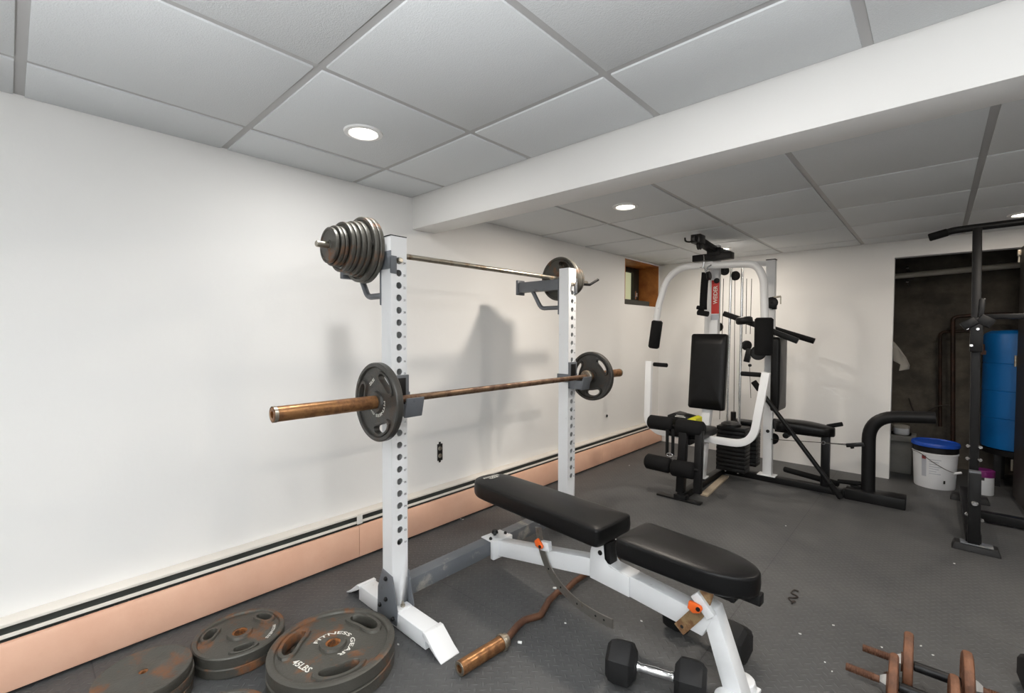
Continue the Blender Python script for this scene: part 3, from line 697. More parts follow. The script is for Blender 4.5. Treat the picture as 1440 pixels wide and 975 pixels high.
# ------------------------------------------------------------------ rusty adjustable dumbbells
def adjdumb(label, loc, rz, specL, specR, hand, half=.19, hg=.076):
    t = thing('adjustable_dumbbell', label, 'dumbbell', (0, 0, 0), 'rusty plate-loaded dumbbells')
    n = 60; pr = [(0, -half)]+[(.0125 if i % 2 else .0108, -half+.075*i/24) for i in range(25)]+[(.0125 if i % 2 else .0108, half-.075+.075*i/24) for i in range(25)]+[(0, half)]
    obj('threaded_rod', B().lathe(pr, (0, 0, 0), (1, 0, 0), 14), 'curl', t)
    obj('grip', B().cyl((-hg+.001, 0, 0), (hg-.001, 0, 0), .015, 16, .002), 'plastic', t)
    for s_, sp_ in ((-1, specL), (1, specR)):
        x = hg
        for R, T in sp_:
            b = plain_plate(R, T, .0135, rim=.22, hub=.3, dip=.003, e=.009); bb_ = B()
            b.map(lambda q, x=x, T=T, s_=s_: (s_*(x+T/2)+q.z, q.x, q.y)); obj('plate', b, 'rustdb', t, .0); x += T+.001
        b = B().lathe([(.013, 0), (.03, 0), (.032, .004), (.026, .012), (.018, .02), (.013, .02)], (s_*x, 0, 0), (s_, 0, 0), 6)
        obj('star_nut', b, 'chrome', t)
    t.location = loc; t.rotation_euler = (0, 0, rz); return t
A0, A1 = P(1277, 934, z=.098), P(1360, 964, z=.098)
ad = (A1-A0); ac = (A0+A1)/2; au = ad.normalized(); hg = ad.length/2-.013
adjdumb('rusty plate-loaded dumbbell with black grip on the floor, the farther of the pair', (ac.x, ac.y, .098), math.atan2(ad.y, ad.x), [(.098, .026)], [(.098, .026)], 1, .19, hg)
af = ac-au*.034+Vector((au.y, -au.x, 0))*.137
adjdumb('rusty plate-loaded dumbbell cut off by the bottom edge, nearer of the pair', (af.x, af.y, .09), math.atan2(ad.y, ad.x), [(.09, .024)], [(.09, .024)], 0, .19, hg)


# ------------------------------------------------------------------ home multi gym
g = thing('multi_gym', 'white and black home multi gym with weight stack and two padded stations in far corner', 'multi gym', (1.05, 3.95, 0))
def pbar(pts, y): return [P(px, py, y=y) for px, py in pts]
obj('base_rail', B().box(.925, 2.02, 4.10, 4.16, 0, .048), 'blackm', g, .003)
obj('front_rail', B().box(.918, .970, 3.22, 4.10, .006, .054), 'blackm', g, .003)
obj('front_foot', B().box(.77, 1.085, 3.205, 3.265, 0, .012).box(.90, .985, 3.205, 3.265, .012, .04), 'blackm', g, .002)
b = B().box(1.80, 2.135, 4.06, 4.20, 0, .075).box(1.78, 1.80, 4.08, 4.18, 0, .06); obj('end_foot', b, 'blackm', g, .005)
# front post with sticker
fp = [(.912, 3.690, .054), (.918, 3.730, .35), (.946, 3.845, 1.0), (.950, 3.845, 1.895)]
po = obj('front_post', B().bar(fp, .064, .06, up=(0, -1, 0), fil=.3), 'white', g, .003)
obj('flange', B().box(.865, .96, 3.65, 3.735, .054, .062), 'white', po, .001)
def post_front(px, py): return P(px, py, y=3.8135)
a0, a1 = post_front(1008.5, 394), post_front(1000.5, 441.5)
xx0, xx1 = post_front(1000.5, 420).x, post_front(1011.5, 420).x
st = obj('brand_sticker', B().box(xx0, xx1, 3.8125, 3.8145, a1.z, a0.z), 'red', po)
b = B(); text(b, 'WEIDER', ((xx0+xx1)/2+.016, 3.8118, (a0.z*.56+a1.z*.44)), (0, 0, 1), (-1, 0, 0), .032, .145); obj('lettering', b, 'wtext', st)
obj('spec_label', B().box(xx0, xx1, 3.8125, 3.8145, a1.z-.05, a1.z-.006), 'label', po)
c = post_front(1008, 395)
obj('bolt_cap', B().lathe([(.022, 0), (.022, .006), (.014, .012), (0, .012)], (c.x, 3.815, c.z), (0, -1, 0), 16), 'plastic', po)
obj('side_post', B().bar([(.842, 4.0, 1.0), (.842, 4.0, 1.80)], .05, .05, up=(0, -1, 0)), 'white', g, .003)
ru = obj('rear_upright', B().box(1.250, 1.314, 4.10, 4.155, .055, 1.775), 'white', g, .003)
obj('flange', B().box(1.215, 1.345, 4.085, 4.17, .048, .056), 'white', ru, .001)
obj('bolt', B().lathe([(.013, 0), (.013, .005), (.006, .009), (0, .009)], (1.285, 4.10, .41), (0, -1, 0), 10), 'plastic', ru)
obj('top_cap', B().box(1.248, 1.316, 4.098, 4.157, 1.775, 1.782), 'plastic', ru, .001)
obj('top_beam', B().bar([(.86, 3.98, 1.77), (1.25, 4.13, 1.75)], .05, .04), 'white', g, .002)
# front backrest and seat
def slab(c, u, v, n_, hu, hv, t, m, name, parent, crown=.012, rad=.03, k=6):
    c, u, v, n_ = Vector(c), Vector(u).normalized(), Vector(v).normalized(), Vector(n_).normalized()
    pts = []
    for sx, sy, a0 in ((1, 1, 0), (-1, 1, PI/2), (-1, -1, PI), (1, -1, 1.5*PI)):
        for i in range(k+1):
            a = a0+PI/2*i/k; pts.append((sx*(hu-rad)+rad*math.cos(a), sy*(hv-rad)+rad*math.sin(a)))
    b = B(); L = []
    for s_, z in ((.93, 0), (.99, .008), (1, .018), (1, t-.02), (.985, t-.008), (.94, t), (.7, t+crown*.5), (.35, t+crown*.9), (.1, t+crown)):
        L.append([c+u*(x*s_ if s_ < .9 else x-(1-s_)*hu*math.copysign(min(1, abs(x)/(hu*.6)), x)*.6)+v*(y_*s_ if s_ < .9 else y_-(1-s_)*hu*math.copysign(min(1, abs(y_)/(hv*.6)), y_)*.6)+n_*z for x, y_ in pts])
    q = len(pts)
    for A, C in zip(L, L[1:]): b.add(A+C, [(i, (i+1) % q, q+(i+1) % q, q+i) for i in range(q)])
    b.add(L[0], [tuple(range(q))]); b.add(L[-1], [tuple(range(q))])
    return obj(name, b, m, parent, smooth=60)
slab((.930, 3.795, .885), (1, 0, .0), (0, .10, 1), (0, -1, .10), .138, .300, .062, 'vinyl', 'front_backrest', g, rad=.02)
slab((.915, 3.49, .425), (1, 0, 0), (0, 1, 0), (0, 0, 1), .135, .165, .055, 'vinyl', 'front_seat', g, rad=.03)
obj('seat_support', B().box(.925, .975, 3.30, 3.72, .385, .426), 'blackm', g, .003)
# butterfly arms
yb = 3.65
bt = B().tube(pbar([(922.5, 452), (927, 428), (937, 394), (957, 375.5), (985, 374)], yb)+pbar([(1040, 371.5), (1064, 371.5), (1074, 392), (1075.5, 450)], yb), .0265, 16, up=(0, 1, 0), fil=[.15, .2, .3, .1, .1, .2, .2, .1], seg=6)
bf = obj('butterfly_frame', bt, 'white', g)
def foam_roller(a, c, r, name, parent, m='foam'):
    return obj(name, B().cyl(a, c, r, 24, .012), m, parent, smooth=50)
foam_roller(P(924.5, 451, y=yb), P(919, 490, y=yb), .045, 'arm_pad', bf)
foam_roller(P(1074.5, 447, y=yb), P(1073.5, 500, y=yb), .060, 'arm_pad', bf)
obj('pivot_yoke', B().box(.915, .985, 3.66, 3.84, 1.695, 1.735).box(.90, 1.0, 3.63, 3.67, 1.69, 1.74), 'white', bf, .004)
c = P(997, 388, y=3.72)
obj('pulley_wheel', B().lathe([(0, -.011), (.03, -.011), (.036, -.006), (.030, 0), (.036, .006), (.03, .011), (0, .011)], (c.x, 3.72, c.z), (1, 0, .1), 24), 'plastic', g)
for px, py in ((978, 380), (1062, 503)):
    pass
# high pulley boom
zb = 1.845
bm_ = B().bar([(.975, 3.98, 1.815), (.972, 3.40, 1.868)], .06, .045)
bo = obj('high_pulley_boom', bm_, 'blackm', g, .004)
b = B().box(.935, 1.005, 3.36, 3.46, 1.845, 1.905).box(.955, .985, 3.31, 3.37, 1.85, 1.885); b.lathe([(0, -.01), (.034, -.01), (.03, 0), (.034, .01), (0, .01)], (.972, 3.43, 1.835), (1, 0, 0), 20); obj('pulley_housing', b, 'plastic', bo, .003)
obj('hook', B().tube([(.972, 3.34, 1.855), (.95, 3.30, 1.842), (.925, 3.29, 1.85), (.922, 3.29, 1.875)], .006, 8, fil=.015), 'plastic', bo)
b = B().obox((.965, 3.73, 1.785), (1, 0, .01), (0, 1, 0), (0, 0, 1), .145, .045, .026).obox((.985, 3.80, 1.82), (1, 0, 0), (0, 1, 0), (0, 0, 1), .05, .12, .03); obj('boom_bracket', b, 'blackm', g, .004)
c = P(990, 372, y=3.60)
b = B().tube([c+Vector((0, 0, .07)), c+Vector((0, 0, .02)), c+Vector((-.01, 0, -.03))], .007, 8).tube([c+Vector((-.03, 0, -.022)), c+Vector((.0, 0, -.03)), c+Vector((.012, 0, -.06)), c+Vector((.03, 0, -.02)), c+Vector((.055, 0, -.008))], .006, 8)
obj('carabiner', b, 'chrome', g)
# black strap hanging beside the front post
sp_ = pbar([(992, 383), (990.5, 400), (989, 425), (989, 436)], 3.76)
obj('hanging_strap', B().sweep(sp_, [(-.028, -.004), (.028, -.004), (.028, .004), (-.028, .004)], up=(0, -1, 0)), 'foam', g)
c = P(990, 440, y=3.74)
b = B().cyl(c+Vector((-.05, 0, .005)), c+Vector((.035, 0, -.012)), .022, 14, .004).cyl(c+Vector((-.055, 0, .045)), c+Vector((.0, 0, .03)), .016, 12); obj('strap_handle', b, 'foam', g)
# lower press arms
yp = 3.5
pa = obj('press_arm', B().bar(pbar([(913, 508), (910.5, 594)], yp)+pbar([(926, 607), (1058, 627), (1077.5, 524)], yp), .05, .036, up=(0, -1, 0), fil=[.10, .10, .16], seg=8), 'white', g, .002)
for a, c in (((919, 512.5), (938.5, 514)), ((1070, 527.5), (1042, 525.5))):
    obj('handle', B().cyl(P(*a, y=yp), P(*c, y=yp), .0165, 14, .004), 'foam', pa)
obj('press_pivot', B().bar([(.95, 3.5, .41), (.95, 3.70, .35)], .04, .04), 'blackm', g, .002)
# leg developer
yl = 3.24
ld_ = obj('leg_post', B().bar([P(957, 692, y=yl), P(962, 600, y=yl)], .055, .05, up=(0, -1, 0)), 'blackm', g, .003)
lv = obj('leg_lever', B().bar([P(981, 694, y=3.20), P(984, 606, y=3.24)], .05, .045, up=(0, -1, 0)), 'blackm', g, .003)
zr = P(945, 597, y=3.25).z
obj('roller_rod', B().cyl(P(913, 594, y=3.26), P(986, 606, y=3.26), .013, 12), 'blackm', lv)
foam_roller(P(913, 593, y=3.26), P(947, 597.5, y=3.26), .052, 'foam_roller', g); foam_roller(P(952, 599, y=3.26), P(990, 605, y=3.26), .056, 'foam_roller', g)
obj('roller_rod', B().cyl(P(908, 648, y=3.2), P(982, 662, y=3.2), .013, 12), 'blackm', lv)
foam_roller(P(909, 648, y=3.2), P(943, 655.5, y=3.2), .055, 'foam_roller', g); foam_roller(P(945, 657.5, y=3.2), P(977, 663, y=3.2), .058, 'foam_roller', g)
b = B()
for px in (938.5, 946.5): b.bar([P(px, 604, y=3.22), P(px-.5, 640, y=3.22)], .022, .006, up=(0, -1, 0))
obj('ankle_strap', b, 'foam', g)
c = P(942, 640, y=3.21)
b = B().tube([c+Vector((.022*math.cos(a), 0, .012*math.sin(a))) for a in [2*PI*i/16 for i in range(16)]], .004, 8, up=(0, 1, 0), closed=True)
b.tube([c+Vector((.03+.02*math.cos(a), .01, -.02+.02*math.sin(a))) for a in [2*PI*i/12 for i in range(12)]], .0025, 6, up=(0, 1, 0), closed=True); obj('carabiner', b, 'chrome', g)
# weight stacks
def stack(x0, x1, y0, y1, n, t, z=.075):
    for k in range(n):
        b = B().box(x0, x1, y0, y1, z, z+t-.004); b.box(x0+.03, x1-.03, y0-.004, y0, z+.006, z+t-.01)
        obj('weight_block', b, 'blackm', g, .006); z += t
    return z
z1 = stack(.945, 1.165, 3.93, 4.07, 11, .033); z2 = stack(.98, 1.175, 4.20, 4.33, 11, .034)
c = P(1031, 583, y=4.26); obj('selector_stem', B().cyl((c.x, 4.265, z2-.02), (c.x, 4.265, z2+.06), .022, 14, .003), 'plastic', g)
obj('stack_cap', B().lathe([(.0, .035), (.05, .035), (.075, .02), (.075, 0), (0, 0)], (1.04, 3.99, z1-.004), n=28), 'plastic', g)
for px0, py0, px1, py1 in ((1028, 388, 1021.7, 600), (1044, 385, 1039, 605)):
    a, c = P(px0, py0, y=4.0), P(px1, py1, y=4.0); d = (c-a)/(c.z-a.z)
    obj('guide_rod', B().cyl(a+d*(1.75-a.z), c+d*(.05-c.z), .0105, 14), 'chrome', g)
b = B()
for px0, px1, y in ((1017.5, 1012, 3.92), (1033.5, 1032, 4.26), (1050, 1049, 4.15), (1057, 1055, 4.1)):
    a, c = P(px0, 392, y=y), P(px1, 590 if px0 < 1040 else 470, y=y); b.cyl(a, c, .0028, 6)
a, c = P(1084, 618, y=4.10), P(1192, 625, y=4.10); b.cyl(a, c, .0028, 6)
b.cyl(P(1054, 515, y=4.1), P(1056, 560, y=4.1), .0025, 6)
obj('cable', b, 'wire', g)
for px, py, r, y in ((1019, 381, .036, 3.9), (1034, 388, .038, 4.02), (1010.5, 460, .036, 3.92), (1050, 486, .040, 4.05), (1085, 426, .045, 4.06), (1087, 617, .045, 4.15)):
    c = P(px, py, y=y)
    b = B().lathe([(0, -.013), (r*.85, -.013), (r, -.008), (r*.86, 0), (r, .008), (r*.85, .013), (0, .013)], c, (.7, -.7, 0) if px != 1085 else (.3, -1, 0), 24); b.cyl(c+Vector((-.012, .012, 0)), c+Vector((.012, -.012, 0)), .011, 10)
    obj('pulley_wheel', b, 'plastic', g)
c = P(1066, 496.5, y=3.95)
pw = obj('pulley_wheel', B().lathe([(0, -.016), (.048, -.016), (.056, -.008), (.056, .008), (.048, .016), (0, .016)], c, (.3, -1, 0), 26), 'plastic', g)
obj('hub_bolt', B().lathe([(0, .024), (.008, .024), (.013, .016), (.013, 0)], c, (.3, -1, 0), 12), 'oldsteel', pw)
c = P(1052, 500, y=4.05); obj('pulley_block', B().obox(c, (1, 0, -.2), (0, 1, 0), (.2, 0, 1), .022, .015, .055), 'plastic', g, .003)
c = P(1054.5, 514, y=4.05); obj('cable_stop', B().lathe([(0, -.014), (.012, -.008), (.014, 0), (.012, .008), (0, .014)], c, n=12), 'plastic', g)
a = P(1086, 419, y=4.08); c = P(1098, 417, y=4.08); b = B().cyl(a, c, .008, 10).tube([c, c+Vector((.0, 0, -.06))], .005, 8); obj('pull_pin', b, 'oldsteel', g)
b = B().box(1.30, 1.33, 4.08, 4.12, P(1086, 428, y=4.08).z-.04, P(1086, 428, y=4.08).z+.04); obj('pin_block', b, 'plastic', g, .004)
# rear station press arms
pr_ = [P(1018, 441, y=4.0), P(1060, 456, y=4.0), P(1122, 480, y=4.0)]
ra = obj('rear_press_arm', B().bar(pr_, .042, .042), 'blackm', g, .003)
foam_roller(P(1046, 446, y=3.97), P(1047, 456, y=3.97), .062, 'pivot_hub', ra, 'plastic')
obj('rear_press_handle', B().tube([P(1086, 462, y=4.26), P(1145, 480, y=4.26)], .023, 14), 'foam', g)
obj('rear_press_link', B().tube([P(1086, 462, y=4.26), P(1084, 470, y=4.02)], .02, 12), 'blackm', g)
# rear station pads
slab((1.318, 4.14, .875), (0, 1, 0), (0, 0, 1), (1, 0, 0), .135, .290, .055, 'vinyl', 'rear_backrest', g, crown=.01)
sx0, sx1 = P(1087, 590, y=4.14).x, P(1174, 600, y=4.14).x
zs0 = P(1130, 612, y=4.02).z
b = B(); nn = 14; L = []
for i in range(nn+1):
    u = i/nn; x = sx0+(sx1-sx0)*u; hz_ = .012*math.sin(PI*u)+.012*(1-u); hw = .118*(1-.25*u)*min(1, (.12+u*6))*min(1, .35+(1-u)*6)
    top = zs0+.055+hz_*1.4; bot = zs0-.004+hz_*.4
    L.append([(x, 4.14-hw, bot+.012), (x, 4.14-hw, top-.016), (x, 4.14-hw*.9, top-.004), (x, 4.14, top+.006), (x, 4.14+hw*.9, top-.004), (x, 4.14+hw, top-.016), (x, 4.14+hw, bot+.012), (x, 4.14+hw*.9, bot), (x, 4.14-hw*.9, bot)])
for A, C in zip(L, L[1:]): b.add(A+C, [(i, (i+1) % 9, 9+(i+1) % 9, 9+i) for i in range(9)])
b.add(L[0], [tuple(range(9))]); b.add(L[-1], [tuple(range(9))]); obj('rear_seat', b, 'vinyl', g, smooth=60)
xp0, xp1 = P(1154, 640, y=4.10).x, P(1166, 640, y=4.10).x
obj('rear_seat_post', B().box(xp0, xp1, 4.10, 4.16, .048, zs0+.005), 'blackm', g, .003)
b = B().bar([(sx0+.02, 4.13, zs0-.005), (xp1, 4.13, zs0-.005)], .04, .03).cyl((sx0+.12, 4.0, zs0-.02), (sx0+.12, 4.26, zs0-.02), .022, 12); obj('rear_seat_frame', b, 'blackm', g, .002)
obj('rear_seat_handle', B().cyl(P(1163, 600, y=4.2), P(1185, 596.5, y=4.2), .016, 12, .003), 'foam', g)
obj('floor_foot_bar', B().cyl(P(1103, 660, y=4.30), P(1179, 681, y=4.18), .022, 14, .003), 'foam', g)
# curved foot-plate tube
yc = 4.13
ct = obj('curved_post', B().tube([(P(1222, 640, y=yc).x, yc, .05)]+pbar([(1222, 585), (1316, 588)], yc), .041, 18, up=(0, 1, 0), fil=.19, seg=10), 'blackm', g)
b = B().bar(pbar([(1190, 626.5), (1215, 625)], 4.10), .03, .026); b.cyl(P(1197, 626, y=4.1), P(1199, 631, y=4.1), .012, 8); obj('cable_hook', b, 'plastic', ct, .002)
a, c = P(1158, 623, y=4.10), P(1190, 626, y=4.10); b = B().cyl(a, c, .004, 6).tube([a+Vector((.012*math.cos(q), 0, .012*math.sin(q))) for q in [2*PI*i/10 for i in range(10)]], .003, 6, up=(0, 1, 0), closed=True); obj('cable_end', b, 'chrome', ct)
b = B()
for px0, py0, px1, py1 in ((1178, 677, 1218, 681), (1196, 684, 1222, 690)): b.cyl(P(px0, py0, y=4.16), P(px1, py1, y=4.16), .016, 10, .003)
obj('foot_pedal', b, 'foam', ct)

# loose things around the multi gym
a, c = P(1060.5, 538, y=3.93), P(1183, 701.5, z=.020)
b = B().cyl(a, c, .016, 14, .003); d = (c-a).normalized()
lbar = thing('leaning_bar', 'thin black bar leaning diagonally against the right side of the multi gym', 'bar', c)
obj('rod', b, 'blackm', lbar); obj('grip', B().cyl(a-d*.01, a+d*.07, .022, 14, .004), 'foam', lbar)
obj('floor_tip', B().cyl(c-d*.12, c-d*.005, .019, 14, .004), 'foam', lbar)
a, c = P(985, 699, z=0), P(1020, 668, z=0)
b = B(); dv = (c-a).normalized(); sd = Vector((dv.y, -dv.x, 0)); m_ = (a+c)/2+Vector((.020, -.02, 0)); m_.z = .009
tag(obj('wood_strip', B().obox(m_, dv, sd, (0, 0, 1), (c-a).length/2-.045, .026, .008), 'plank', bevel=.002), 'pale wood strip lying on the floor beside the front rail of the multi gym', 'wood strip')
bx = thing('carton', 'small black and yellow carton lying on the front seat of the multi gym', 'box', (.845, 3.45, .494))
x0, x1 = P(940, 586, y=3.42).x, P(980, 590, y=3.42).x
b = B().prism([(x0, 3.40, .494), (x1, 3.40, .494), (x1, 3.40, .562), (x0+.05, 3.40, .590), (x0, 3.40, .565)], (0, .12, 0)); obj('body', b, 'plastic', bx, .004)
b = B().prism([(x1-.14, 3.398, .51), (x1+.001, 3.398, .50), (x1+.001, 3.398, .563), (x1-.03, 3.398, .5715)], (0, .1235, 0)); obj('yellow_panel', b, 'yellow', bx)
b = B().box(x0+.06, x0+.14, 3.399, 3.3995, .562, .567).box(x0+.07, x0+.13, 3.399, 3.3995, .572, .576); obj('print', b, 'wtext', bx)

# ------------------------------------------------------------------ pull-up tower
tw = thing('pull_up_tower', 'black steel pull-up tower with bent top bar in front of the dark opening', 'pull-up tower', (2.45, 3.62, 0))
TX, TY = 2.425, 3.62
up_ = obj('upright', B().bar([(TX+.012, TY, .10), (TX-.008, TY, 1.775)], .038, .038, up=(0, -1, 0)), 'blackm', tw, .003)
obj('stub_sleeve', B().bar([(TX+.014, TY-.055, .045), (TX+.010, TY-.055, .435)], .050, .050, up=(0, -1, 0)), 'blackm', tw, .004)
obj('sleeve_cap', B().box(TX-.013, TX+.034, TY-.079, TY-.031, .434, .442), 'gworn', tw, .001)
def foot(x0, x1, y0, y1, nm):
    b = B().prism([(x0, y0, 0), (x1, y0, 0), (x1-.012, y0+.012, .038), (x0+.012, y0+.012, .038)], (0, y1-y0, 0)); return obj(nm, b, 'rubber', tw, .004)
foot(2.35, 2.545, 3.53, 3.60, 'front_foot'); foot(2.36, 2.565, 4.57, 4.66, 'rear_foot')
obj('foot_plate', B().box(2.385, 2.515, 3.535, 3.60, .038, .044), 'gworn', tw, .002)
obj('base_tube', B().box(TX-.018, TX+.044, 3.56, 4.62, .045, .098), 'blackm', tw, .003)
obj('cross_tube', B().box(TX+.05, 3.60, 4.14, 4.20, .01, .065), 'blackm', tw, .003)
for x, y, z, s_ in ((TX-.016, TY-.02, .50, -1), (TX+.028, TY-.02, .50, 1), (TX-.016, TY-.02, .57, -1), (TX+.028, TY-.02, .57, 1), (TX-.014, TY-.06, .20, -1), (TX+.040, TY-.06, .18, 1)):
    obj('bolt', B().lathe([(0, .012), (.008, .012), (.011, .006), (.011, 0)], (x, y, z), (s_*.3, -1, 0), 8), 'chrome', tw)
obj('sleeve_bolt', B().lathe([(0, .012), (.011, .012), (.016, .006), (.016, 0)], (TX+.012, TY-.083, .27), (0, -1, 0), 8), 'chrome', tw)
pts = pbar([(1306, 334.5), (1340, 324.5), (1368, 320.5)], TY)
e = pts[-1]; pts += [Vector((3.0, TY, e.z+.012)), Vector((3.45, TY, e.z+.01)), Vector((3.62, TY, e.z-.03))]
pb = obj('pull_up_bar', B().tube(pts, .019, 14, fil=.15), 'blackm', tw)
obj('bar_grip', B().cyl(pts[0], pts[0]*.2+pts[1]*.8, .022, 14, .004), 'foam', pb)
obj('far_upright', B().box(3.39, 3.452, TY-.025, TY+.025, .04, 1.78), 'blackm', tw, .003); foot(3.33, 3.53, 3.53, 3.60, 'front_foot'); foot(3.33, 3.53, 4.57, 4.66, 'rear_foot')
obj('base_tube', B().box(3.39, 3.45, 3.56, 4.62, .02, .08), 'blackm', tw, .003)
zz_ = P(1380, 444, y=TY).z
cr = obj('dip_crossbar', B().box(TX, 3.42, TY-.02+.05, TY+.03+.05, zz_-.02, zz_+.008), 'blackm', tw, .004)
b = B().obox(P(1363, 455, y=TY-.04), (1, 0, .7), (0, 1, 0), (-.7, 0, 1), .034, .024, .022).obox(P(1386, 452, y=TY-.03), (1, 0, -.6), (0, 1, 0), (.6, 0, 1), .032, .024, .026).box(TX-.026, TX+.026, TY-.05, TY-.026, zz_-.20, zz_-.01); obj('pad_bracket', b, 'blackm', tw, .005)
obj('adjust_lever', B().bar([P(1379, 450, y=TY-.02), P(1382, 420, y=TY-.02)], .024, .024, up=(0, -1, 0)), 'plastic', tw, .004)
for px, py in ((1360, 462), (1375, 463), (1366, 486)):
    obj('bolt', B().lathe([(0, .010), (.007, .01), (.009, .004), (.009, 0)], P(px, py, y=TY-.052), (0, -1, 0), 8), 'chrome', tw)

# ------------------------------------------------------------------ utility room
b_c = (2.275, 4.90); KB = .77
bk = thing('paint_bucket', 'large white plastic bucket with blue lid and wire handle on the floor at opening', 'bucket', (*b_c, 0))
obj('body', B().lathe([(0, .006), (.150*KB, .006), (.155*KB, 0), (.158*KB, .006), (.172*KB, .262), (.178*KB, .262), (.178*KB, .272), (.172*KB, .275), (0, .275)], (*b_c, 0), n=48), 'bucketw', bk)
obj('rim_band', B().lathe([(.170*KB, .275), (.177*KB, .280), (.177*KB, .318), (.168*KB, .322), (0, .322)], (*b_c, 0), n=48), 'plastic', bk)
obj('lid', B().lathe([(.17*KB, .320), (.186*KB, .322), (.188*KB, .338), (.182*KB, .350), (.165*KB, .352), (.160*KB, .345), (0, .345)], (*b_c, 0), n=48), 'bluelid', bk)
def on_cyl(c, r0, r1, h, a0, a1, z0, z1, off=.0008, n=12):
    V = []
    for i in range(n+1):
        a = a0+(a1-a0)*i/n
        for z in (z0, z1):
            r = r0+(r1-r0)*z/h+off; V.append((c[0]+r*math.cos(a), c[1]+r*math.sin(a), z))
    return B().add(V, [(2*i, 2*i+2, 2*i+3, 2*i+1) for i in range(n)])
va = math.atan2(CAM.y-b_c[1], CAM.x-b_c[0])
def cl(a0, a1, z0, z1): return on_cyl(b_c, .157*KB, .172*KB, .262, va+a0, va+a1, z0, z1)
obj('label_panel', cl(-.62, -.38, .09, .252), 'label', bk)
obj('label_tag', on_cyl(b_c, .157*KB, .172*KB, .262, va-.60, va-.40, .225, .25, .0014), 'tagred', bk)
b = B()
for z in (.20, .214): b.add(*(lambda q: (q.v, q.f))(on_cyl(b_c, .157*KB, .172*KB, .262, va-.55, va-.45, z-.004, z+.005, .0016)))
for k in range(7): b.add(*(lambda q: (q.v, q.f))(on_cyl(b_c, .157*KB, .172*KB, .262, va-.25, va+.28-.1*(k % 3), .225-.018*k, .231-.018*k, .0010)))
obj('print', b, 'label', bk)
obj('black_mark', on_cyl(b_c, .157*KB, .172*KB, .262, va+.42, va+.52, .05, .075, .0012), 'dtext', bk)
hp = [Vector((b_c[0]+.18*math.cos(va+a), b_c[1]+.18*math.sin(va+a), z)) for a, z in ((-.9, .285), (-.5, .275), (-.1, .225), (.35, .175), (.72, .15))]
ho = obj('wire_handle', B().tube(smooth_path(hp), .0026, 6), 'wire', bk); obj('hand_grip', B().cyl(hp[-1]-Vector((.015, .004, .004)), hp[-1]+Vector((.03, .004, .012)), .009, 10, .002), 'bucketw', ho)

c = P(1383, 697, z=0)+Vector((0, .058, 0))
pc = thing('paint_can', 'small white can with purple lid on the floor behind the pull-up tower', 'can', (c.x, c.y, 0))
obj('body', B().lathe([(0, 0), (.056, 0), (.058, .004), (.058, .150), (0, .150)], (c.x, c.y, 0), n=32), 'bucketw', pc)
obj('lid', B().lathe([(.060, .132), (.062, .134), (.062, .176), (.056, .181), (0, .179)], (c.x, c.y, 0), n=32), 'purple', pc)
va2 = math.atan2(CAM.y-c.y, CAM.x-c.x); obj('label_panel', on_cyl((c.x, c.y), .058, .058, 1, va2-.9, va2+.1, .11, .132, .001), 'dtext', pc)

tk = thing('pressure_tank', 'tall blue cylindrical water tank on a dark stand in the utility room', 'water tank', (2.775, 5.36, 0))
tc_ = (2.775, 5.36)
zt0, zt1 = P(1400, 634, y=5.15).z, P(1400, 464, y=5.2).z
pr = [(0, zt0), (.20, zt0), (.23, zt0+.01)]
nb = 4
for k in range(nb+1):
    z = zt0+.03+(zt1-zt0-.08)*k/nb
    if 0 < k < nb: pr += [(.232, z-.006), (.228, z-.002), (.228, z+.002), (.232, z+.006)]
    else: pr.append((.232, z))
pr += [(.225, zt1-.03), (.19, zt1-.008), (.10, zt1), (0, zt1+.003)]
obj('shell', B().lathe(pr, (*tc_, 0), n=56), 'blue', tk, smooth=25)
b = B()
for a in (-2.4, -.9, .6, 2.1): b.box(tc_[0]+.19*math.cos(a)-.02, tc_[0]+.19*math.cos(a)+.02, tc_[1]+.19*math.sin(a)-.02, tc_[1]+.19*math.sin(a)+.02, 0, zt0)
b.lathe([(.16, zt0-.04), (.225, zt0-.04), (.225, zt0), (.16, zt0)], (*tc_, 0), n=40, close=True); obj('stand', b, 'plastic', tk)
b = B().cyl(P(1382, 485, y=5.2), P(1382, 497, y=5.16), .014, 10).obox(P(1383, 496, y=5.15), (1, 0, 0), (0, 1, 0), (0, 0, 1), .014, .01, .016); obj('valve', b, 'copper', tk)

def pipe(name, pts, r, m, lab, fil=.04): return tag(obj(name, B().tube(pts, r, 12, up=(.1, 1, .1), fil=fil), m), lab, 'pipe')
a, c = P(1258, 389, y=5.4), P(1430, 373, y=5.4); d = (c-a)
pipe('overhead_pipe', [a-d*.25, c+d*.6], .024, 'pvc', 'pale horizontal pipe under the utility room ceiling', 0)
y5 = 5.5
pipe('water_pipe_and_shadow', [P(1340, 640, y=y5), P(1340, 446, y=y5), P(1368, 443.5, y=y5)]+[P(1425, 442, y=5.5)], .016, 'copper', 'brown vertical water pipe with top elbow left of the blue tank')
pipe('water_pipe_and_shadow', [P(1322, 600, y=5.6), P(1322, 467, y=5.6), P(1378, 465, y=5.6)], .013, 'copper', 'thin added tube imitating the shadow of the brown pipe on the stone wall')  # cast shadow of the brown pipe, modelled as a thin tube
b = B().tube(smooth_path([P(px, py, y=5.55) for px, py in ((1278, 560), (1283, 575), (1292, 590), (1300, 582), (1318, 572), (1335, 570))]), .006, 8); tag(obj('loose_wire', b, 'wire'), 'loose dark wire looping low across the stone wall', 'wire')
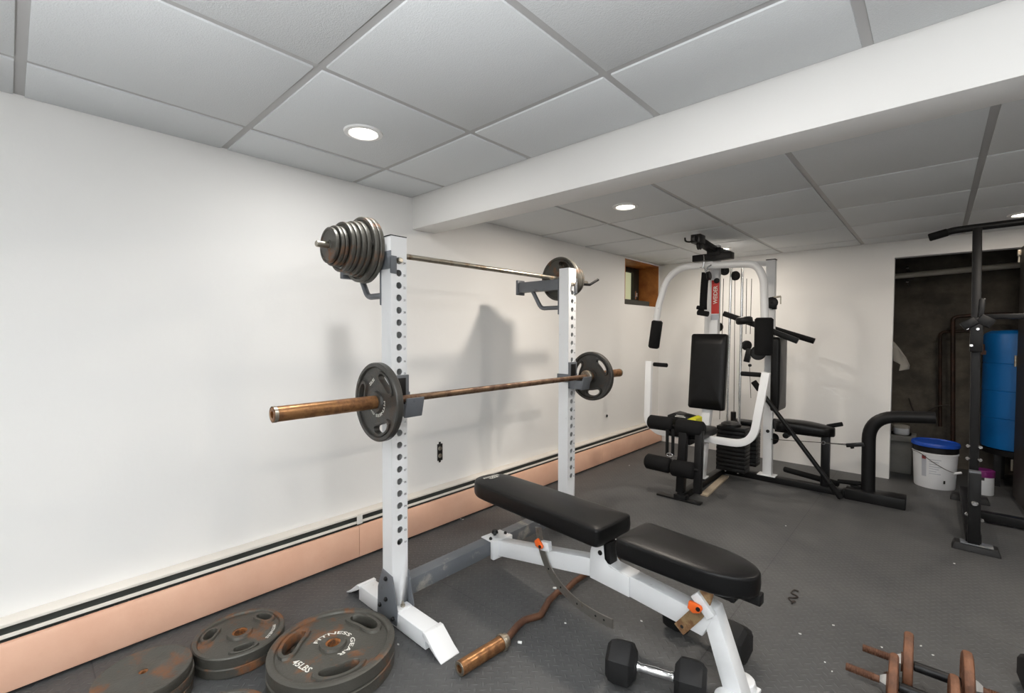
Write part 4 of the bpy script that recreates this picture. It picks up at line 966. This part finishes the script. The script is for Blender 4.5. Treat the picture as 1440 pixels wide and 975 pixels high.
for py, lab in ((377, 'upper small hook on the header of the utility opening'), (397, 'lower small hook just under the pale overhead pipe')):
    c = P(1276, py, y=5.3); h = thing('wall_hook', lab, 'hook', c)
    obj('bolt', B().cyl(c, c+Vector((0, .36, 0)), .006, 8), 'wire', h); obj('head', B().lathe([(0, .012), (.011, .01), (.014, 0)], c, (0, -1, .3), 12), 'chrome', h)
# torn wrapping on the left
b = B(); pts = [(1254, 480), (1262, 490), (1272, 503), (1277, 514), (1276, 520), (1264, 522), (1266, 513), (1256, 508)]
q = [P(px, py, y=4.99) for px, py in pts]; V = []
for k, p in enumerate(q): V.append(p+Vector((0, .02*math.sin(k*2.1), 0)))
b.prism(V, (.01, .05, .0)); tag(obj('torn_wrap', b, 'insul', bevel=.004), 'torn white wrapping sticking out at the left edge of the utility opening', 'wrapping')
c = P(1262, 640, y=5.2)
b = B().box(c.x-.08, c.x+.095, 5.14, 5.34, 0, P(1262, 612, y=5.14).z); b.box(c.x-.1, c.x+.12, 5.12, 5.36, P(1262, 612, y=5.14).z-.05, P(1262, 612, y=5.14).z); tag(obj('concrete_block', b, 'conc', bevel=.008), 'grey concrete block standing low at the left edge of the utility opening', 'block')
c = P(1267, 611, y=5.2); zz0 = P(1262, 612, y=5.14).z
jr = thing('jar', 'small white jar standing on the concrete block in the utility opening', 'jar', (c.x, 5.22, zz0))
obj('body', B().lathe([(0, 0), (.052, 0), (.055, .006), (.055, .055), (0, .055)], (c.x, 5.22, zz0), n=28), 'bucketw', jr); obj('lid', B().lathe([(.058, .055), (.058, .072), (.05, .076), (0, .076)], (c.x, 5.22, zz0), n=28), 'insul', jr)

# ------------------------------------------------------------------ small things on the floor
c = P(1117, 838, z=.004)
hp = [P(px, py, z=.004) for px, py in ((1123, 832), (1117, 830), (1113, 834), (1118, 837), (1122, 840), (1116, 841), (1109, 841), (1112, 845), (1118, 846), (1113, 849))]
tag(obj('coiled_wire', B().tube(smooth_path(hp), .0032, 6), 'wire'), 'small curly brown wire lying on the floor right of the bench', 'wire')
for px, py, lab in ((731, 904.5, 'white chip lying on the floor just right of the curl bar sleeve'), (780, 828, 'white chip on the floor left of the curved steel adjuster')):
    c = P(px, py, z=.003); b = B().obox(c+Vector((0, 0, .002)), (1, .6, 0), (-.6, 1, 0), (0, 0, 1), .008, .004, .004)
    tag(obj('floor_chip', b, 'chip', bevel=.0015), lab, 'chip')
b = B()
for px, py in ((1342, 793), (1295, 909), (1312, 922), (1125, 892), (1170, 945), (1240, 911), (902, 874), (795, 877), (1160, 932), (1172, 880), (648, 730), (651, 731), (885, 655), (560, 907), (1105, 740)):
    c = P(px, py, z=.001); s_ = random.uniform(.0025, .005); b.obox(c+Vector((0, 0, .0012)), (1, random.random(), 0), (-random.random(), 1, 0), (0, 0, 1), s_, s_*.6, .0015)
tag(obj('floor_crumbs', b, 'chip'), 'tiny pale crumbs scattered over the rubber floor', 'crumbs', kind='stuff')
